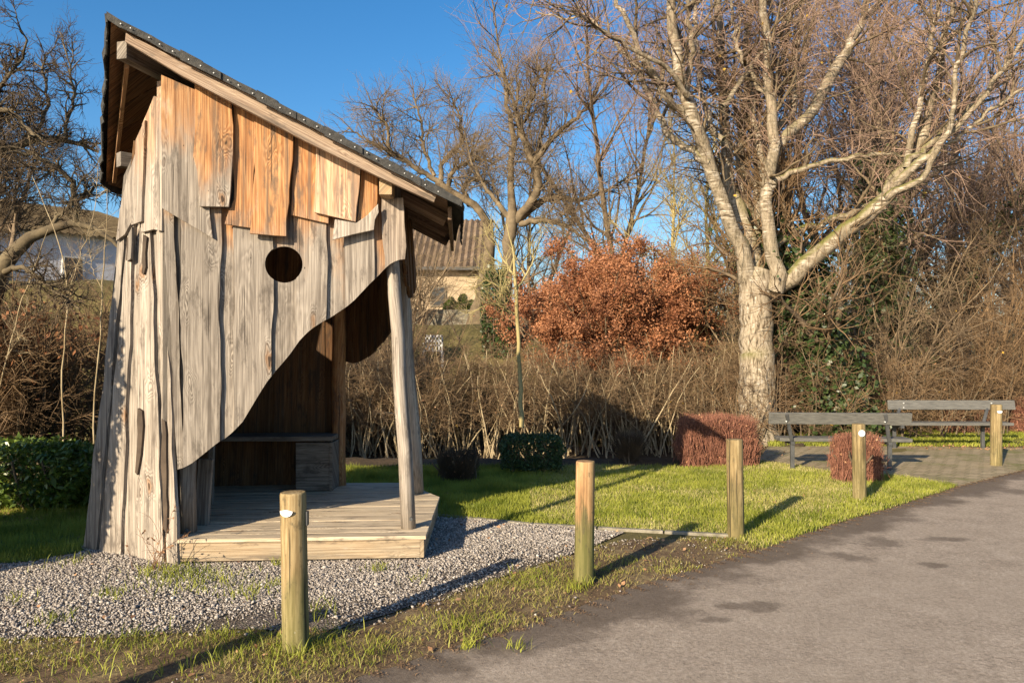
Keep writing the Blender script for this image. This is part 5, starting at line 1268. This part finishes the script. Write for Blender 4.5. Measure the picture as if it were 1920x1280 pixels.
# thick dark stems with ivy in the right-hand thicket
generic('ivy_clad_tree', 'dark ivy-covered trunk leaning left behind the nearer bench', 5.95, 13.75, 7.0, 401, M_bark_dk, M_twig_brown, 2, .05, .20, 40, 500, 1800, ivy=2.6, lean=(-.16, .10), tw=.007)
generic('ivy_clad_tree', 'tall ivy-covered trunk right of the mossy limb', 8.0, 17.6, 9.5, 402, M_bark_dk, M_twig_mauve, 1, .1, .22, 60, 800, 3400, ivy=2.8, tw=.007)
generic('ivy_clad_tree', 'ivy-darkened multi-stem tree at the right of the thicket', 9.1, 18.2, 9.0, 403, M_bark_dk, M_twig_mauve, 3, .14, .16, 70, 900, 4600, ivy=1.2, tw=.007)
leafbox('evergreen_shrub', 'dark green shrub beside the old tree trunk right of the tiled house', -.75, -.05, 19.6, .9, 3.6, M_ivy, 9000, .05, 46, asp=.7)
# tall trees behind
for (lab, x, y, h, sd_, m, st, spd) in (
        ('tall fine-twigged bare tree behind the left part of the birch crown', 3.0, 22.0, 11.5, 501, M_twig_purple, 3, .16),
        ('tall bare tree behind the birch trunk with purple haze of twigs', 6.0, 21.0, 12.5, 502, M_twig_purple, 4, .18),
        ('tall bare tree rising right of the ivy trunk', 9.2, 22.0, 13.0, 503, M_twig_purple, 4, .18),
        ('tall bare many-stemmed tree near the right picture edge', 12.2, 21.5, 13.0, 504, M_twig_purple, 5, .20),
        ('bare tree at the far right behind the brown shrub', 15.5, 23.5, 12.5, 505, M_twig_brown, 4, .20),
        ('distant bare tree between the old tree and the beech', .6, 27.0, 7.5, 506, M_twig_tan, 3, .2),
        ('slim pale tree behind the left birch limbs', 4.2, 18.6, 7.6, 507, M_twig_olive, 2, .16)):
    generic('bare_tree', lab, x, y, h, sd_, M_bark_dk if m is not M_twig_olive else M_twig_olive, m if m is not M_twig_purple else M_twig_mauve, st, spd, .095, 30*st, 900, 1800, lenb=.26, wob=.07, tw=.0042, first=.12, ang=35)
generic('bare_tree', 'dark bare tree in the distance left of the apple crown', -13.5, 21.0, 6.5, 508, M_bark_dk, M_twig_dk2, 2, .2, .12, 60, 800, 3500, tw=.008)

# far woodland closing the view
def woodland():
    rng = np.random.default_rng(601); n = 420
    x = rng.uniform(-60, 95, n); y = rng.uniform(42, 75, n); k = rng.uniform(0, 1, n) < np.where(x > 3, 1, .55); x, y = x[k], y[k]; n = len(x)
    z = terrain(x, y); p0 = np.stack([x, y, z], -1); h = np.where(x > 6, rng.uniform(4.0, 6.5, n), rng.uniform(1.2, 2.6, n))
    a = walk(rng, p0, rng.normal(0, .12, (n, 3))+[0, 0, 1], h, 6, .06, UP, .03); ra_ = .12*np.linspace(1, .2, 6)[None].repeat(n, 0)
    b, rb_ = grow(rng, a, ra_, n*16, (.1, 1), (45, 12), (2.6, .8), 5, .14, UP, .08, r0=.035)
    c, rc = grow(rng, b, rb_, n*110, (.1, 1), (45, 14), (1.2, .4), 4, .16, UP, .03, r0=.016)
    o = tube_obj('far_woodland', [(a, ra_, 4), (b, rb_, 3), (c, rc, 3)], M_twig_brown, None)
    tag(o, 'brown leafless woodland on the rise far behind the garden', 'woodland', kind='stuff')
woodland()

# ================================================================== houses
def tiled(mb, a, b, c, d_, rib=.24, amp=.045, tone=(0, 0, .5)):
    """corrugated roof face: a,b along the eave, d_,c along the ridge"""
    a, b, c, d_ = map(np.array, (a, b, c, d_)); L_ = np.linalg.norm(b-a); n = int(L_/rib)*4; nn = norm(np.cross(b-a, d_-a)); nn = nn*np.sign(nn[2])
    k = len(mb.v)
    for i in range(n+1):
        t = i/n; o = nn*amp*math.sin(i*math.pi/2)
        for s_ in range(2): mb.v.append((a+(b-a)*t if s_ == 0 else d_+(c-d_)*t)+o)
    for i in range(n):
        mb.f.append([k+2*i, k+2*i+2, k+2*i+3, k+2*i+1]); mb.uv += [(0, 0)]*4; mb.t += [tone]*4
M_tile = ground_mat('clay_roof_tiles', [(.36, (.10, .07, .045)), (.5, (.17, .12, .08)), (.66, (.27, .20, .14))], 1.5, 9, .2)
M_tile2 = ground_mat('mossy_roof_tiles', [(.36, (.04, .028, .016)), (.5, (.075, .055, .03)), (.66, (.12, .09, .05))], 1.2, 7, .2)
M_cream = plain('cream_render', (.34, .26, .175), (.52, .41, .28), .9, .9)
M_whitew = plain('white_render', (.56, .56, .60), (.66, .66, .70), 1.0, .9)
M_glass = plain('window_glass', (.03, .035, .04), (.06, .07, .08), 2, .1, .6)
def house_mid():
    Y = 30.0; xl, xr = -11.5, -1.15; zb, ze, zr = 2.0, 4.75, 7.15; dep = 8
    h = empty('brick_house', ((xl+xr)/2, Y+dep/2, zb), 'cream walled house with brown tiled roof behind the garden trees', 'house')
    mb = MB(); mb.prism([(xl, Y, zb), (xr, Y, zb), (xr, Y, ze), (xl, Y, ze)], [(xl, Y+dep, zb), (xr, Y+dep, zb), (xr, Y+dep, ze), (xl, Y+dep, ze)], np.array([1., 0, 0]), np.array([0, 0, 1.]))
    for x in (xl, xr-.02): mb.prism([(x, Y, ze), (x, Y+dep, ze), (x, Y+dep/2, zr-.05)], [(x+.02, Y, ze), (x+.02, Y+dep, ze), (x+.02, Y+dep/2, zr-.05)], np.array([0, 1., 0]), np.array([0, 0, 1.]))
    mb.build('wall', M_cream, h)
    mb = MB(); tiled(mb, (xl-.3, Y-.35, ze-.1), (xr+.35, Y-.35, ze-.1), (xr+.35, Y+dep/2, zr), (xl-.3, Y+dep/2, zr)); tiled(mb, (xl-.3, Y+dep+.35, ze-.1), (xr+.35, Y+dep+.35, ze-.1), (xr+.35, Y+dep/2, zr), (xl-.3, Y+dep/2, zr))
    r = mb.build('roof', M_tile, h)
    mb = MB(); mb.beam((xl-.3, Y-.40, ze-.13), (xr+.35, Y-.40, ze-.13), .12, .12); mb.build('gutter', M_steel, h)
    for px in (822, 700):
        c = P(px, 556, Y); fr = MB(); fr.box((c[0], Y-.02, c[2]), (.6, .08, .75), (1, 0, 0), (0, 1, 0)); w = fr.build('window', M_concrete, h); g = MB(); g.box((c[0], Y-.065, c[2]), (.5, .02, .65), (1, 0, 0), (0, 1, 0)); g.build('pane', M_glass, w)
house_mid()
def house_left():
    c0 = np.array([-17.2, 24.0]); d_ = np.array([.66, .75]); nb_ = np.array([-.75, .66]); ln_ = 8.0; dep = 7.0; zb = 2.4; ze = 5.5; zr = 6.9
    h = empty('white_house', (*(c0+d_*ln_/2+nb_*dep/2), zb), 'shaded white-walled house with brown roof and small chimney at far left', 'house')
    def q(s_, t, z): p = c0+d_*s_+nb_*t; return np.array([p[0], p[1], z])
    mb = MB(); mb.prism([q(0, 0, zb), q(ln_, 0, zb), q(ln_, 0, ze), q(0, 0, ze)], [q(0, dep, zb), q(ln_, dep, zb), q(ln_, dep, ze), q(0, dep, ze)], np.array([*d_, 0]), np.array([0, 0, 1.])); mb.build('wall', M_whitew, h)
    mb = MB(); e_ = .3
    A_, B_, C_, D_ = q(-e_, -e_, ze-.05), q(ln_+e_, -e_, ze-.05), q(ln_+e_, dep+e_, ze-.05), q(-e_, dep+e_, ze-.05); R1, R2 = q(-.2, dep/2, zr), q(ln_-2.2, dep/2, zr)
    tiled(mb, A_, B_, R2, R1); tiled(mb, D_, C_, R2, R1); tiled(mb, B_, C_, R2+[.01, 0, 0], R2-[.01, 0, 0]); tiled(mb, D_, A_, R1, R1+[.01, 0, 0]); r = mb.build('roof', M_tile2, h)
    mb = MB(); cc = q(1.2, dep/2+.2, zr+.15); mb.box(cc, (.55, .55, .9)); mb.build('chimney', M_brick, r)
    for s_ in (1.6, 3.7, 5.9):
        w = MB(); w.box(q(s_, -.01, 4.2), (.7, .08, 1.1), (*d_, 0), (*nb_, 0)); wo = w.build('window', M_wpaint, h); g = MB(); g.box(q(s_, -.055, 4.2), (.55, .02, .95), (*d_, 0), (*nb_, 0)); g.build('pane', M_glass, wo)
house_left()
# garden terrace: low wall, white bench, clipped conifers
def garden():
    z = float(terrain(-3, 23.5))
    mb = MB(); a = P(755, 612, 24.5); b = P(945, 612, 24.5); a[2] = b[2] = z+.28; mb.beam(a, b, .25, .5); o = mb.build('terrace_wall', M_concrete, None, .01); tag(o, 'low pale garden wall in front of the cream house', 'wall')
    c = P(813, 625, 19.3); c[2] = float(terrain(c[0], 19.3))
    root = empty('garden_bench', tuple(c), 'small white slatted garden bench on the terrace before the cream house', 'bench')
    def bx(nm, cs):
        m = MB()
        for (o_, s_) in cs: m.box(c+np.array(o_), s_)
        m.build(nm, M_wpaint, root)
    bx('seat', [((0, y, .42), (.44, .09, .03)) for y in (-.2, -.08, .04)])
    bx('backrest', [((0, .12, z_), (.44, .03, .05)) for z_ in (.55, .66, .78)]+[((x, .12, .62), (.03, .03, .36)) for x in np.linspace(-.2, .2, 6)])
    for x in (-.22, .22):
        for y in (-.22, .12): bx('leg', [((x, y, .21), (.04, .04, .42))])
        bx('armrest', [((x, -.06, .60), (.04, .38, .03)), ((x, -.22, .5), (.03, .03, .2))])
    rng = np.random.default_rng(701)
    for k, (px, h, lab) in enumerate(((845, 1.0, 'leftmost small clipped evergreen on the terrace'), (868, 1.1, 'middle small evergreen on the terrace'), (885, .9, 'small evergreen touching the old trunk on the terrace'))):
        q = P(px, 600, 26); x, y = q[0], q[1]; zz = float(terrain(x, y)); r = empty('evergreen_shrub', (x, y, zz), lab, 'shrub'); n = 1500; t = rng.uniform(0, 1, n); a_ = rng.uniform(0, 6.28, n); rr_ = .32*np.sqrt(np.clip(1-(t*1.0)**2.2, 0.05, 1))*rng.uniform(.5, 1, n)
        leaf_obj('foliage', rng, np.stack([x+rr_*np.cos(a_), y+rr_*np.sin(a_), zz+t*h], -1), .05, M_everg, r)
        m = MB(); m.tube([np.array([x, y, zz-.05]), np.array([x, y, zz+h*.8])], [.03, .015], 6); m.build('trunk', M_bark_dk, r)
garden()
